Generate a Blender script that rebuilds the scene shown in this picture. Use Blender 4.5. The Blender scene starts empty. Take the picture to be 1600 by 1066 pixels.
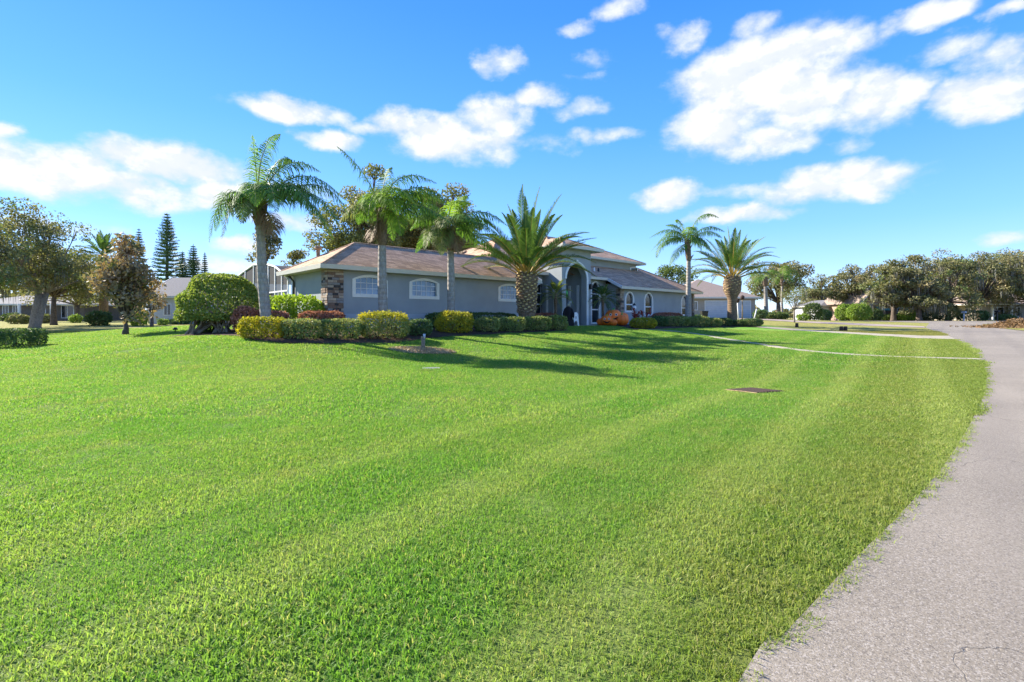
import bpy, math, random
import numpy as np
from mathutils import Vector, geometry

random.seed(7)
RNG = np.random.default_rng(11)
SC = bpy.context.scene
COL = SC.collection

# ------------------------------------------------------------------ camera, sky, sun, exposure
F, CX, CY, EYE = 778.0, 800.0, 497.0, 1.6          # focal length and horizon in photograph pixels, eye height in metres
cam_d = bpy.data.cameras.new('camera')
cam = bpy.data.objects.new('camera', cam_d)
COL.objects.link(cam)
cam.location = (0, 0, EYE)
cam.rotation_euler = (math.radians(90), 0, 0)
cam_d.sensor_width = 36.0
cam_d.lens = 36.0 * F / 1600.0
cam_d.shift_y = -(533.0 - CY) / 1600.0
cam_d.clip_start = 0.05
cam_d.clip_end = 3000
SC.camera = cam

SUN_H = Vector((-0.90, 0.43)).normalized()           # horizontal direction towards the sun
SUN_EL = math.radians(32)
sun_d = bpy.data.lights.new('sun', 'SUN')
sun_d.energy = 4.2
sun_d.angle = math.radians(0.55)
sun_d.color = (1.0, 0.93, 0.80)
sun = bpy.data.objects.new('sun', sun_d)
COL.objects.link(sun)
to_sun = Vector((SUN_H.x * math.cos(SUN_EL), SUN_H.y * math.cos(SUN_EL), math.sin(SUN_EL)))
sun.rotation_euler = to_sun.to_track_quat('Z', 'Y').to_euler()
sun.location = (-40, 30, 40)

SC.view_settings.view_transform = 'Standard'
SC.view_settings.look = 'None'
SC.view_settings.gamma = 1
SC.view_settings.exposure = 1.70
SC.cycles.max_bounces = 7
SC.cycles.diffuse_bounces = 4
SC.cycles.glossy_bounces = 3
SC.cycles.transmission_bounces = 4
SC.cycles.transparent_max_bounces = 8
SC.cycles.caustics_reflective = False
SC.cycles.caustics_refractive = False


class NT:
    """small helper for node trees"""
    def __init__(s, tree):
        s.t = tree
        s.t.nodes.clear()
    def n(s, kind, **kw):
        nd = s.t.nodes.new(kind)
        for k, v in kw.items():
            setattr(nd, k, v)
        return nd
    def set(s, sock, v):
        if isinstance(v, bpy.types.NodeSocket):
            s.t.links.new(v, sock)
        elif isinstance(v, (tuple, list)) and len(v) == 3 and sock.type == 'RGBA':
            sock.default_value = (*v, 1)
        else:
            sock.default_value = v
    def math(s, op, a, b=None, c=None, clamp=False):
        nd = s.n('ShaderNodeMath', operation=op, use_clamp=clamp)
        s.set(nd.inputs[0], a)
        if b is not None: s.set(nd.inputs[1], b)
        if c is not None: s.set(nd.inputs[2], c)
        return nd.outputs[0]
    def vmath(s, op, a, b=None, out=0):
        nd = s.n('ShaderNodeVectorMath', operation=op)
        s.set(nd.inputs[0], a)
        if b is not None: s.set(nd.inputs[1], b)
        return nd.outputs[out]
    def noise(s, vec, scale, detail=4.0, rough=0.55, dim='3D'):
        nd = s.n('ShaderNodeTexNoise', noise_dimensions=dim)
        if vec is not None: s.set(nd.inputs['Vector'], vec)
        nd.inputs['Scale'].default_value = scale
        nd.inputs['Detail'].default_value = detail
        nd.inputs['Roughness'].default_value = rough
        return nd.outputs[0]
    def ramp(s, fac, lo, hi, interp='SMOOTHSTEP', to=(0.0, 1.0)):
        nd = s.n('ShaderNodeMapRange', interpolation_type=interp)
        s.set(nd.inputs['Value'], fac)
        s.set(nd.inputs['From Min'], lo); s.set(nd.inputs['From Max'], hi)
        nd.inputs['To Min'].default_value, nd.inputs['To Max'].default_value = to
        return nd.outputs[0]
    def mix(s, fac, a, b, mode='MIX'):
        nd = s.n('ShaderNodeMix', data_type='RGBA', blend_type=mode)
        s.set(nd.inputs[0], fac); s.set(nd.inputs[6], a); s.set(nd.inputs[7], b)
        return nd.outputs[2]
    def pos(s):
        return s.n('ShaderNodeNewGeometry').outputs['Position']
    def obj(s):
        return s.n('ShaderNodeTexCoord').outputs['Object']
    def bump(s, h, strength=0.3, dist=0.02):
        nd = s.n('ShaderNodeBump')
        nd.inputs['Strength'].default_value = strength
        nd.inputs['Distance'].default_value = dist
        s.set(nd.inputs['Height'], h)
        return nd.outputs[0]


def pix_dir(px, py):
    return Vector(((px - CX) / F, 1.0, (CY - py) / F))


# world: physical sky with clouds placed by direction
world = bpy.data.worlds.new('World')
SC.world = world
world.use_nodes = True
w = NT(world.node_tree)
sky = w.n('ShaderNodeTexSky', sky_type='NISHITA')
sky.sun_disc = False
sky.sun_elevation = SUN_EL
sky.sun_rotation = math.atan2(SUN_H.x, SUN_H.y)
sky.altitude = 0
sky.air_density = 1.0
sky.dust_density = 0.0
sky.ozone_density = 4.0
hs = w.n('ShaderNodeHueSaturation')
hs.inputs['Saturation'].default_value = 1.08
hs.inputs['Hue'].default_value = 0.5
w.set(hs.inputs['Color'], w.mix(1.0, sky.outputs[0], (.86, .80, 1.10), 'MULTIPLY'))
rampn = w.n('ShaderNodeValToRGB')
cr_ = rampn.color_ramp
cr_.elements[0].position = 0.0; cr_.elements[0].color = (1.75, 2.6, 3.1, 1)
cr_.elements[1].position = 1.0; cr_.elements[1].color = (.03, .5, 2.3, 1)
for ps, cc_ in ((.06, (1.3, 2.25, 3.15)), (.20, (.62, 1.72, 3.25)), (.42, (.22, 1.2, 3.1)), (.65, (.07, .82, 2.9))):
    e_ = cr_.elements.new(ps); e_.color = (*cc_, 1)
dirv = w.n('ShaderNodeTexCoord').outputs['Generated']
sep = w.n('ShaderNodeSeparateXYZ'); w.set(sep.inputs[0], dirv)
az = w.math('ARCTAN2', sep.outputs[0], sep.outputs[1])
el = w.math('ARCSINE', sep.outputs[2])
comb = w.n('ShaderNodeCombineXYZ'); w.set(comb.inputs[0], az); w.set(comb.inputs[1], el)
ae = comb.outputs[0]
w.set(rampn.inputs[0], w.math('MULTIPLY', sep.outputs[2], 1.25, clamp=True))
clear = w.mix(.72, hs.outputs[0], rampn.outputs[0])
# the domain is warped by noise so that the outlines come out ragged
nz = w.n('ShaderNodeTexNoise'); w.set(nz.inputs['Vector'], w.vmath('MULTIPLY', dirv, (1, 1, 1.7)))
nz.inputs['Scale'].default_value = 9.0; nz.inputs['Detail'].default_value = 7.0; nz.inputs['Roughness'].default_value = 0.6
warp = w.vmath('MULTIPLY', w.vmath('SUBTRACT', nz.outputs['Color'], (0.5, 0.5, 0.5)), (0.085, 0.05, 0.0))
aew = w.vmath('ADD', ae, warp)
CLOUDS = [  # photograph pixels: centre, half width, half height, weight
    (1165, 135, 120, 72, 1.1), (1260, 150, 100, 62, 1.1), (1110, 195, 75, 48, 1.0), (1062, 62, 42, 24, .9), (1370, 160, 85, 50, 1.0), (1265, 80, 90, 45, .85),
    (1190, 225, 90, 26, .8), (1540, 150, 90, 42, .95), (1440, 24, 70, 22, .75), (1475, 78, 60, 18, .5), (1580, 8, 50, 14, .7), (1560, 85, 60, 22, .45),
    (1310, 287, 135, 30, 1.05), (1042, 306, 56, 20, .9), (1140, 301, 45, 11, .5), (1165, 335, 95, 14, .8), (1325, 232, 34, 16, .5), (1180, 40, 40, 18, .5),
    (780, 100, 38, 23, .95), (845, 150, 38, 20, .8), (905, 170, 38, 16, .45), (772, 188, 54, 36, 1.0), (700, 216, 95, 38, 1.1), (632, 196, 46, 28, .95), (730, 238, 70, 22, .7),
    (455, 172, 86, 21, 1.0), (508, 218, 48, 15, .9), (960, 210, 55, 12, .5), (840, 228, 45, 14, .4), (590, 205, 40, 10, .4),
    (80, 265, 125, 46, 1.15), (275, 255, 120, 32, 1.1), (220, 300, 100, 30, 1.0), (14, 206, 34, 15, .9), (330, 302, 70, 30, .9), (460, 348, 54, 16, .85), (372, 379, 44, 13, .8),
    (350, 412, 70, 16, .7), (970, 18, 34, 18, .55), (905, 50, 26, 10, .45), (935, 95, 26, 14, .35), (1558, 371, 38, 11, .55), (920, 122, 34, 9, .4), (90, 350, 90, 14, .5), (480, 300, 50, 12, .4),
]
blobs = []
for (px, py, hw, hh, wt) in CLOUDS:
    d = pix_dir(px, py).normalized()
    a0, e0 = math.atan2(d.x, d.y), math.asin(d.z)
    d1 = pix_dir(px + hw, py).normalized(); d2 = pix_dir(px, py - hh).normalized()
    ra = abs(math.atan2(d1.x, d1.y) - a0); re = abs(math.asin(d2.z) - e0)
    blobs.append((a0, e0, ra * 1.16, re * 1.16, wt))
rr = random.Random(5)
for k in range(24):                                    # the same kind of sky goes on all round
    a0 = math.radians(rr.uniform(62, 298)); a0 = a0 if a0 < math.pi else a0 - 2 * math.pi
    e0 = math.radians(rr.uniform(7, 48)); s = rr.uniform(.05, .16)
    blobs.append((a0, e0, s * 1.4, s * .55, rr.uniform(.7, 1.1)))
field = None; vert = None
for (a0, e0, ra, re, wt) in blobs:
    q = w.vmath('MULTIPLY', w.vmath('SUBTRACT', aew, (a0, e0, 0)), (1 / ra, 1 / re, 0))
    r2 = w.vmath('DOT_PRODUCT', q, q, out=1)
    v = w.math('MULTIPLY_ADD', r2, -wt, wt)
    field = v if field is None else w.math('SMOOTH_MAX', field, v, 0.22)
fine = w.noise(w.vmath('MULTIPLY', dirv, (1, 1, 1.5)), 12.0, 7.0, 0.56)
fine2 = w.noise(w.vmath('MULTIPLY', w.vmath('ADD', dirv, tuple(to_sun * 0.02)), (1, 1, 1.5)), 12.0, 7.0, 0.56)
dens = w.math('ADD', field, w.math('MULTIPLY_ADD', fine, 2.6, -1.3))
cover = w.ramp(dens, -0.22, 0.85)
cover = w.math('POWER', cover, 1.15)
core = w.ramp(dens, 0.25, 1.2)
lit = w.ramp(w.math('SUBTRACT', fine, fine2), -0.07, 0.05)
ccol = w.mix(core, (2.35, 2.5, 2.65), (2.95, 2.95, 2.95))
ccol = w.mix(w.math('MULTIPLY', w.math('SUBTRACT', 1.0, lit), 0.55), ccol, (2.0, 2.2, 2.42))
skyc = w.mix(w.math('MULTIPLY', cover, 0.97), clear, ccol)
bg = w.n('ShaderNodeBackground'); bg.inputs['Strength'].default_value = 0.12
w.set(bg.inputs['Color'], skyc)
wo = w.n('ShaderNodeOutputWorld'); w.set(wo.inputs[0], bg.outputs[0])

# ------------------------------------------------------------------ geometry of the place
ANG = math.atan2(840, 778)                             # the house front runs this far to the right of the view axis
U = np.array([math.sin(ANG), math.cos(ANG)]); V = np.array([-math.cos(ANG), math.sin(ANG)])
O = np.array([(514 - CX) / F * 23.0, 23.0])            # front left corner of the house
HOUSE_ROT = math.atan2(U[1], U[0])


def smooth(t):
    t = np.clip(t, 0, 1)
    return t * t * (3 - 2 * t)


def terrain(x, y):
    x = np.asarray(x, float); y = np.asarray(y, float)
    yc = np.minimum(y, 66.0)
    base = 0.0177 * yc
    base = base + 0.45 * np.exp(-(((x - 27) / 13) ** 2 + ((y - 66) / 16) ** 2))
    u = (x - O[0]) * U[0] + (y - O[1]) * U[1]
    v = (x - O[0]) * V[0] + (y - O[1]) * V[1]
    du = np.maximum(np.maximum(-2.0 - u, u - 36.5), 0)
    dv = np.maximum(np.maximum(-1.0 - v, v - 16), 0)
    d = np.sqrt(du * du + dv * dv)
    s = 1 - smooth(d / 10.0)
    z = base + np.maximum(1.06 - base, 0) * s
    z = z - .32 * np.exp(-(((x - 5.5) / 5.0) ** 2 + ((y - 13.0) / 4.0) ** 2))      # shallow swale that drains to the grate
    return z + 0.02 * np.sin(x * .55 + 1.3) * np.sin(y * .43) * smooth((26 - y) / 10) * smooth((8 - (x - 0.85 * y)) / 9)


def tz(x, y):
    return float(terrain(x, y))


def gp(px, py):
    """point of the ground seen at a pixel"""
    d = pix_dir(px, py)
    s = 1.5; prev = s
    while s < 400:
        if EYE + d.z * s < tz(d.x * s, s): break
        prev = s; s *= 1.02
    lo, hi = prev, s
    for _ in range(40):
        m = (lo + hi) / 2
        if EYE + d.z * m < tz(d.x * m, m): hi = m
        else: lo = m
    return Vector((d.x * hi, hi, tz(d.x * hi, hi)))


def at(px, py, Y):
    """point at depth Y behind a pixel"""
    return Vector(((px - CX) / F * Y, Y, EYE + (CY - py) * Y / F))


def col(px, Y):
    """ground point at depth Y in a pixel column"""
    x = (px - CX) / F * Y
    return Vector((x, Y, tz(x, Y)))


def pl(px, py, v=0.0):
    """pixel on a plane parallel to the house front: (u, z)"""
    dx = (px - CX) / F
    P = O + V * v
    M = np.array([[dx, -U[0]], [1.0, -U[1]]])
    s, u = np.linalg.solve(M, P)
    return float(u), float(EYE + s * (CY - py) / F)


def uv(u, v, z=None):
    p = O + U * u + V * v
    return Vector((p[0], p[1], tz(p[0], p[1]) if z is None else z))


def to_uv(x, y):
    return (x - O[0]) * U[0] + (y - O[1]) * U[1], (x - O[0]) * V[0] + (y - O[1]) * V[1]


# ------------------------------------------------------------------ mesh helpers
class MB:
    def __init__(s):
        s.v = []; s.f = []; s.sm = False
    def add(s, verts, faces):
        b = len(s.v)
        s.v.extend([tuple(p) for p in verts])
        s.f.extend([tuple(i + b for i in f) for f in faces])
        return s
    def box(s, x0, x1, y0, y1, z0, z1):
        return s.add([(x0, y0, z0), (x1, y0, z0), (x1, y1, z0), (x0, y1, z0), (x0, y0, z1), (x1, y0, z1), (x1, y1, z1), (x0, y1, z1)],
                     [(0, 3, 2, 1), (4, 5, 6, 7), (0, 1, 5, 4), (1, 2, 6, 5), (2, 3, 7, 6), (3, 0, 4, 7)])
    def bevbox(s, x0, x1, y0, y1, z0, z1, b):
        vs = []
        for (z, i) in ((z0, b), (z0 + b, 0), (z1 - b, 0), (z1, b)):
            vs += [(x0 + i, y0 + i, z), (x1 - i, y0 + i, z), (x1 - i, y1 - i, z), (x0 + i, y1 - i, z)]
        fs = [(3, 2, 1, 0), (12, 13, 14, 15)]
        for k in range(3):
            for j in range(4):
                a = k * 4 + j; c = k * 4 + (j + 1) % 4
                fs.append((a, c, c + 4, a + 4))
        return s.add(vs, fs)
    def tube(s, pts, rad, n=8, cap=True):
        pts = [Vector(p) for p in pts]
        rad = list(rad) if hasattr(rad, '__len__') else [rad] * len(pts)
        b = len(s.v)
        ref = None
        for i, p in enumerate(pts):
            t = (pts[min(i + 1, len(pts) - 1)] - pts[max(i - 1, 0)])
            t = t.normalized() if t.length > 1e-9 else Vector((0, 0, 1))
            if ref is None:
                ref = Vector((1, 0, 0)) if abs(t.x) < .9 else Vector((0, 1, 0))
            a = (ref - t * ref.dot(t)).normalized(); ref = a
            c = t.cross(a)
            for k in range(n):
                an = 2 * math.pi * k / n
                s.v.append(tuple(p + (a * math.cos(an) + c * math.sin(an)) * rad[i]))
        for i in range(len(pts) - 1):
            for k in range(n):
                k2 = (k + 1) % n
                s.f.append((b + i * n + k, b + i * n + k2, b + (i + 1) * n + k2, b + (i + 1) * n + k))
        if cap:
            s.f.append(tuple(b + k for k in range(n))[::-1])
            e = b + (len(pts) - 1) * n
            s.f.append(tuple(e + k for k in range(n)))
        return s
    def prism(s, poly, axis_fn, d0, d1):
        """extrude a closed 2D polygon between d0 and d1; axis_fn(a, b, d) -> point"""
        n = len(poly)
        vs = [axis_fn(a, b_, d0) for a, b_ in poly] + [axis_fn(a, b_, d1) for a, b_ in poly]
        fs = [tuple(range(n))[::-1], tuple(range(n, 2 * n))]
        fs += [(i, (i + 1) % n, n + (i + 1) % n, n + i) for i in range(n)]
        return s.add(vs, fs)
    def build(s, name, mat, parent=None, smooth_=False, off=None):
        o3 = Vector(off) if off is not None else (Vector(parent.get('_o', (0, 0, 0))) if parent is not None else Vector((0, 0, 0)))
        me = bpy.data.meshes.new(name)
        me.from_pydata([(p[0] - o3.x, p[1] - o3.y, p[2] - o3.z) for p in s.v], [], s.f)
        me.update()
        return link(name, me, mat, parent, smooth_, o3 if parent is None else None)


def link(name, me, mat, parent=None, smooth_=False, loc=None):
    me.materials.append(mat)
    if smooth_:
        me.polygons.foreach_set('use_smooth', [True] * len(me.polygons))
    o = bpy.data.objects.new(name, me)
    COL.objects.link(o)
    if parent is not None:
        o.parent = parent
        o['_o'] = tuple(parent.get('_o', (0, 0, 0)))
    elif loc is not None:
        o.location = loc
        o['_o'] = tuple(loc)
    return o


def np_mesh(name, verts, k, mat, parent=None, loc=None, rnd=None, smooth_=False):
    """mesh of separate k-gons: verts (N*k, 3)"""
    o3 = np.array(parent.get('_o', (0, 0, 0)) if parent is not None else (loc if loc is not None else (0, 0, 0)), float)
    vv = np.ascontiguousarray((verts.reshape(-1, 3) - o3), dtype=np.float32)
    n = len(vv) // k
    me = bpy.data.meshes.new(name)
    me.vertices.add(len(vv)); me.vertices.foreach_set('co', vv.ravel())
    me.loops.add(n * k); me.loops.foreach_set('vertex_index', np.arange(n * k, dtype=np.int32))
    me.polygons.add(n); me.polygons.foreach_set('loop_start', np.arange(0, n * k, k, dtype=np.int32))
    me.polygons.foreach_set('loop_total', np.full(n, k, dtype=np.int32))
    if rnd is not None:
        at_ = me.attributes.new('rnd', 'FLOAT', 'POINT')
        at_.data.foreach_set('value', np.repeat(rnd, k).astype(np.float32))
    me.update(calc_edges=True)
    return link(name, me, mat, parent, smooth_, Vector(o3) if parent is None else None)


def tag(o, label, cat=None, group=None, kind=None):
    if label: o['label'] = label
    if cat: o['category'] = cat
    if group: o['group'] = group
    if kind: o['kind'] = kind
    return o


def thing(name, loc, label, cat, group=None, rz=0.0):
    o = bpy.data.objects.new(name, None)
    COL.objects.link(o)
    o.empty_display_size = 0.2
    o.location = loc; o.rotation_euler = (0, 0, rz)
    o['_o'] = tuple(loc) if rz == 0 else (0, 0, 0)
    return tag(o, label, cat, group)


# ------------------------------------------------------------------ materials
def principled(m, base, rough=0.7, normal=None, spec=0.4, metal=0.0):
    nd = m.n('ShaderNodeBsdfPrincipled')
    m.set(nd.inputs['Base Color'], base)
    m.set(nd.inputs['Roughness'], rough)
    nd.inputs['Specular IOR Level'].default_value = spec
    nd.inputs['Metallic'].default_value = metal
    if normal is not None: m.set(nd.inputs['Normal'], normal)
    return nd.outputs[0]


def newmat(name):
    ma = bpy.data.materials.new(name)
    ma.use_nodes = True
    return ma, NT(ma.node_tree)


def finish(m, sh):
    out = m.n('ShaderNodeOutputMaterial'); m.set(out.inputs[0], sh)


def plain(name, c1, c2=None, scale=3.0, rough=0.7, bump=0.0, bscale=40.0, spec=0.4, metal=0.0, detail=5.0):
    ma, m = newmat(name)
    p = m.pos()
    c = c1
    if c2 is not None:
        c = m.mix(m.ramp(m.noise(p, scale, detail), .3, .7), c1, c2)
    nrm = m.bump(m.noise(p, bscale, 3), bump, .01) if bump else None
    finish(m, principled(m, c, rough, nrm, spec, metal))
    return ma


def leaf_mat(name, c1, c2, transl=0.35, c3=None, rough=0.5, nscale=1.2):
    ma, m = newmat(name)
    a = m.n('ShaderNodeAttribute', attribute_name='rnd').outputs['Fac']
    c = m.mix(a, c1, c2)
    if c3 is not None:
        f = m.ramp(m.noise(m.pos(), nscale, 3), .45, .68)
        c = m.mix(f, c, c3)
    df = principled(m, c, max(rough, .6), None, 0.18)
    tr = m.n('ShaderNodeBsdfTranslucent')
    m.set(tr.inputs['Color'], m.mix(1.0, c, (1.25, 1.3, 0.7), 'MULTIPLY'))
    mx = m.n('ShaderNodeMixShader'); mx.inputs[0].default_value = transl
    m.set(mx.inputs[1], df); m.set(mx.inputs[2], tr.outputs[0])
    finish(m, mx.outputs[0])
    return ma


M = {}
M['white'] = plain('white_paint', (.80, .79, .77), (.72, .72, .70), 6, .55)
M['cream'] = plain('cream_trim', (.82, .80, .74), (.76, .745, .69), 5, .6)
M['fascia'] = plain('cream_gutter', (.64, .61, .53), (.58, .56, .49), 4, .5)
M['soffit'] = plain('soffit', (.60, .58, .52), None, 4, .7)
M['stucco'] = plain('grey_stucco', (.36, .385, .395), (.32, .345, .355), 1.3, .85, .25, 90, .2)
M['stucco_light'] = plain('pale_stucco', (.46, .49, .51), (.42, .45, .48), 1.3, .85, .2, 90, .2)
M['black'] = plain('black_metal', (.015, .015, .016), None, 3, .4)
M['dark'] = plain('dark_interior', (.02, .022, .026), None, 3, .8)
M['bark_palm'] = None
M['bark'] = plain('grey_bark', (.16, .125, .10), (.09, .07, .055), 7, .9, .8, 25, .1)
M['bark_light'] = plain('pale_bark', (.30, .26, .22), (.19, .16, .13), 8, .9, .6, 25, .1)
M['twig'] = plain('brown_twigs', (.075, .055, .035), (.045, .035, .02), 8, .9)
M['mulch'] = plain('brown_mulch', (.115, .070, .042), (.05, .032, .022), 30, .95, 1.0, 70, .1)
M['straw'] = plain('dry_straw', (.46, .35, .20), (.28, .19, .10), 24, .95, 1.0, 60, .1)
M['concrete'] = plain('pale_concrete', (.40, .35, .26), (.32, .28, .21), 2.2, .85, .4, 120, .2)
M['wood'] = plain('weathered_wood', (.28, .22, .14), (.17, .13, .085), 14, .85, .5, 40)
M['rust'] = plain('rusty_grate', (.075, .042, .028), (.04, .026, .02), 18, .9, .6, 60)
M['orange'] = plain('orange_nylon', (.98, .21, .02), (.9, .17, .018), 5, .5)
M['yellow'] = plain('yellow_face', (.85, .62, .12), None, 5, .5)
M['green_nylon'] = plain('green_nylon', (.05, .42, .07), (.04, .33, .05), 5, .45)
M['blackcloth'] = plain('black_cloth', (.012, .011, .014), None, 5, .9)
M['skin'] = plain('pale_mask', (.42, .44, .42), (.34, .36, .35), 14, .6)
M['awning'] = plain('teal_awning', (.10, .36, .31), None, 5, .7)
M['shadewall'] = plain('shaded_tan_wall', (.17, .145, .12), (.13, .11, .09), 3, .85)  # tan wall with the shade under the eaves painted into its colour
M['brickpink'] = plain('pinkish_stucco', (.40, .28, .22), (.33, .23, .18), 4, .85)
M['tanwall'] = plain('tan_stucco', (.38, .33, .27), (.34, .29, .24), 3, .85)
M['greywall'] = plain('light_grey_wall', (.52, .53, .55), (.47, .48, .5), 3, .8)
M['greyroof'] = plain('grey_shingle', (.17, .165, .17), (.11, .108, .115), 9, .9, .4, 30)
M['tanroof'] = plain('tan_shingle', (.33, .255, .20), (.25, .19, .15), 7, .9, .4, 26)
M['paver'] = plain('pinkish_paver_drive', (.36, .28, .23), (.30, .235, .195), 5, .85, .4, 40)
M['moss'] = plain('hanging_moss', (.20, .195, .155), (.13, .13, .105), 3, .9)
M['lid'] = plain('weathered_lid', (.20, .22, .19), (.15, .165, .14), 9, .8)
M['screen'] = None


def roof_mat():
    ma, m = newmat('brown_shingles')
    p = m.obj()
    sp = m.n('ShaderNodeSeparateXYZ'); m.set(sp.inputs[0], p)
    cb = m.n('ShaderNodeCombineXYZ')
    m.set(cb.inputs[0], m.math('ADD', sp.outputs[0], sp.outputs[1]))
    m.set(cb.inputs[1], m.math('MULTIPLY', sp.outputs[2], 2.1))
    br = m.n('ShaderNodeTexBrick')
    m.set(br.inputs['Vector'], cb.outputs[0])
    br.inputs['Scale'].default_value = 1.0
    br.inputs['Brick Width'].default_value = .46; br.inputs['Row Height'].default_value = .21
    br.inputs['Mortar Size'].default_value = .008; br.inputs['Mortar Smooth'].default_value = .3
    br.inputs['Bias'].default_value = 0.0
    br.inputs['Color1'].default_value = (.70, .455, .295, 1); br.inputs['Color2'].default_value = (.37, .23, .145, 1)
    br.inputs['Mortar'].default_value = (.12, .08, .06, 1)
    n1 = m.noise(p, .35, 4)
    c = m.mix(m.ramp(n1, .35, .65, to=(0, .25)), br.outputs['Color'], (.56, .375, .25))
    n2 = m.noise(p, 9, 5, .7)
    c = m.mix(m.ramp(n2, .4, .7, to=(0, .6)), c, (.31, .20, .135))
    h = m.math('ADD', m.math('MULTIPLY', n2, .5), m.math('MULTIPLY', br.outputs['Fac'], -1.0))
    finish(m, principled(m, c, .95, m.bump(h, .7, .02), .12))
    return ma


def asphalt_mat():
    ma, m = newmat('worn_asphalt')
    p = m.pos()
    v = m.n('ShaderNodeTexVoronoi'); m.set(v.inputs['Vector'], p); v.inputs['Scale'].default_value = 140
    big = m.noise(p, .55, 5)
    c = m.mix(m.ramp(big, .32, .68), (.222, .188, .14), (.275, .234, .176))
    sp = m.n('ShaderNodeSeparateColor'); m.set(sp.inputs[0], v.outputs['Color'])
    c = m.mix(m.ramp(sp.outputs[0], .55, 1.0, to=(0, .6)), c, (.42, .375, .32))
    c = m.mix(m.ramp(sp.outputs[1], .62, 1.0, to=(0, .6)), c, (.075, .064, .054))
    n2 = m.noise(p, 34, 5, .7)
    c = m.mix(m.ramp(n2, .56, .74, to=(0, .7)), c, (.09, .078, .068))
    st = m.noise(p, .16, 5, .65)
    spz = m.n('ShaderNodeSeparateXYZ'); m.set(spz.inputs[0], p)
    lane_ = m.math('SINE', m.math('MULTIPLY', m.math('SUBTRACT', spz.outputs[0], m.math('MULTIPLY', spz.outputs[1], .9)), 3.2))
    c = m.mix(m.ramp(lane_, .2, 1.0, to=(0, .16)), c, (.13, .112, .095))
    c = m.mix(m.ramp(st, .5, .72, to=(0, .35)), c, (.14, .122, .105))
    # long wandering cracks
    wv = m.vmath('ADD', p, m.vmath('MULTIPLY', m.vmath('SUBTRACT', m.n('ShaderNodeTexNoise').outputs['Color'], (.5, .5, .5)), (.0, .0, .0)))
    nzc = m.n('ShaderNodeTexNoise'); m.set(nzc.inputs['Vector'], p); nzc.inputs['Scale'].default_value = 1.6; nzc.inputs['Detail'].default_value = 6
    wv = m.vmath('ADD', p, m.vmath('MULTIPLY', m.vmath('SUBTRACT', nzc.outputs['Color'], (.5, .5, .5)), (.9, .9, 0)))
    vc = m.n('ShaderNodeTexVoronoi', feature='DISTANCE_TO_EDGE'); m.set(vc.inputs['Vector'], m.vmath('MULTIPLY', wv, (1, 1, 0))); vc.inputs['Scale'].default_value = .34
    gate = m.ramp(m.noise(p, .8, 2), .40, .60)
    cr = m.math('MULTIPLY', m.ramp(vc.outputs['Distance'], .0005, .0022, to=(1, 0)), gate)
    c = m.mix(m.math('MULTIPLY', cr, .6), c, (.05, .042, .036))
    h = m.math('ADD', m.math('MULTIPLY', sp.outputs[2], .5), m.math('MULTIPLY', m.noise(p, 160, 3), .8))
    h = m.math('SUBTRACT', h, m.math('MULTIPLY', cr, 2.0))
    finish(m, principled(m, c, .88, m.bump(h, .55, .006), .3))
    return ma


def lawn_tint(m, p):
    """colour of the lawn at a place: bright fresh grass, olive and dry patches, mowing lanes"""
    sp = m.n('ShaderNodeSeparateXYZ'); m.set(sp.inputs[0], p)
    x, y = sp.outputs[0], sp.outputs[1]
    n1 = m.noise(p, .22, 4); n2 = m.noise(p, 1.1, 5, .6); n3 = m.noise(p, 6.0, 4, .6)
    c = m.mix(m.ramp(n1, .36, .64), (.185, .375, .048), (.265, .405, .07))
    c = m.mix(m.ramp(n2, .48, .74, to=(0, .6)), c, (.38, .43, .11))
    c = m.mix(m.ramp(n3, .52, .78, to=(0, .45)), c, (.40, .42, .12))
    c = m.mix(m.ramp(n3, .46, .28, to=(0, .5)), c, (.11, .235, .035))
    n4 = m.noise(p, .75, 3, .5)
    c = m.mix(m.ramp(n4, .62, .74, to=(0, .55)), c, (.36, .33, .11))
    # drier, duller strip along the road
    side = m.math('SUBTRACT', x, m.math('MULTIPLY_ADD', y, .82, -.9))
    edge = m.math('ADD', side, m.math('MULTIPLY_ADD', n2, 3.0, -1.5))
    c = m.mix(m.ramp(edge, -2.0, .5, to=(0, .62)), c, (.33, .34, .08))
    # mowing lanes that run beside the road
    lane = m.math('SINE', m.math('MULTIPLY', m.math('SUBTRACT', x, m.math('MULTIPLY', y, .80)), 2.9))
    lm = m.math('MULTIPLY', m.ramp(lane, .1, .9, to=(0, .42)), m.ramp(side, -9.0, -3.0))
    c = m.mix(lm, c, (.46, .52, .15))
    # neighbouring plots are olive
    far = m.math('MAXIMUM', m.math('MULTIPLY', m.ramp(x, 21.0, 23.5), m.ramp(y, 25.0, 29.0)), m.ramp(m.math('SUBTRACT', y, m.math('MULTIPLY', x, .35)), 39.0, 45.0))
    c = m.mix(far, c, m.mix(m.ramp(n2, .35, .7), (.29, .285, .07), (.36, .32, .11)))
    return c


def grass_mat():
    ma, m = newmat('grass_blades')
    p = m.pos()
    c = lawn_tint(m, p)
    a = m.n('ShaderNodeAttribute', attribute_name='rnd').outputs['Fac']
    c = m.mix(m.ramp(a, 0, .8, 'LINEAR', to=(0, .6)), c, m.mix(1.0, c, (.5, .62, .5), 'MULTIPLY'))
    c = m.mix(m.ramp(a, .87, .93, to=(0, .65)), c, (.52, .46, .19))
    df = principled(m, c, .55, None, .3)
    tr = m.n('ShaderNodeBsdfTranslucent'); m.set(tr.inputs[0], m.mix(1.0, c, (1.2, 1.22, .75), 'MULTIPLY'))
    mx = m.n('ShaderNodeMixShader'); mx.inputs[0].default_value = .5
    m.set(mx.inputs[1], df); m.set(mx.inputs[2], tr.outputs[0])
    finish(m, mx.outputs[0])
    return ma


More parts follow.
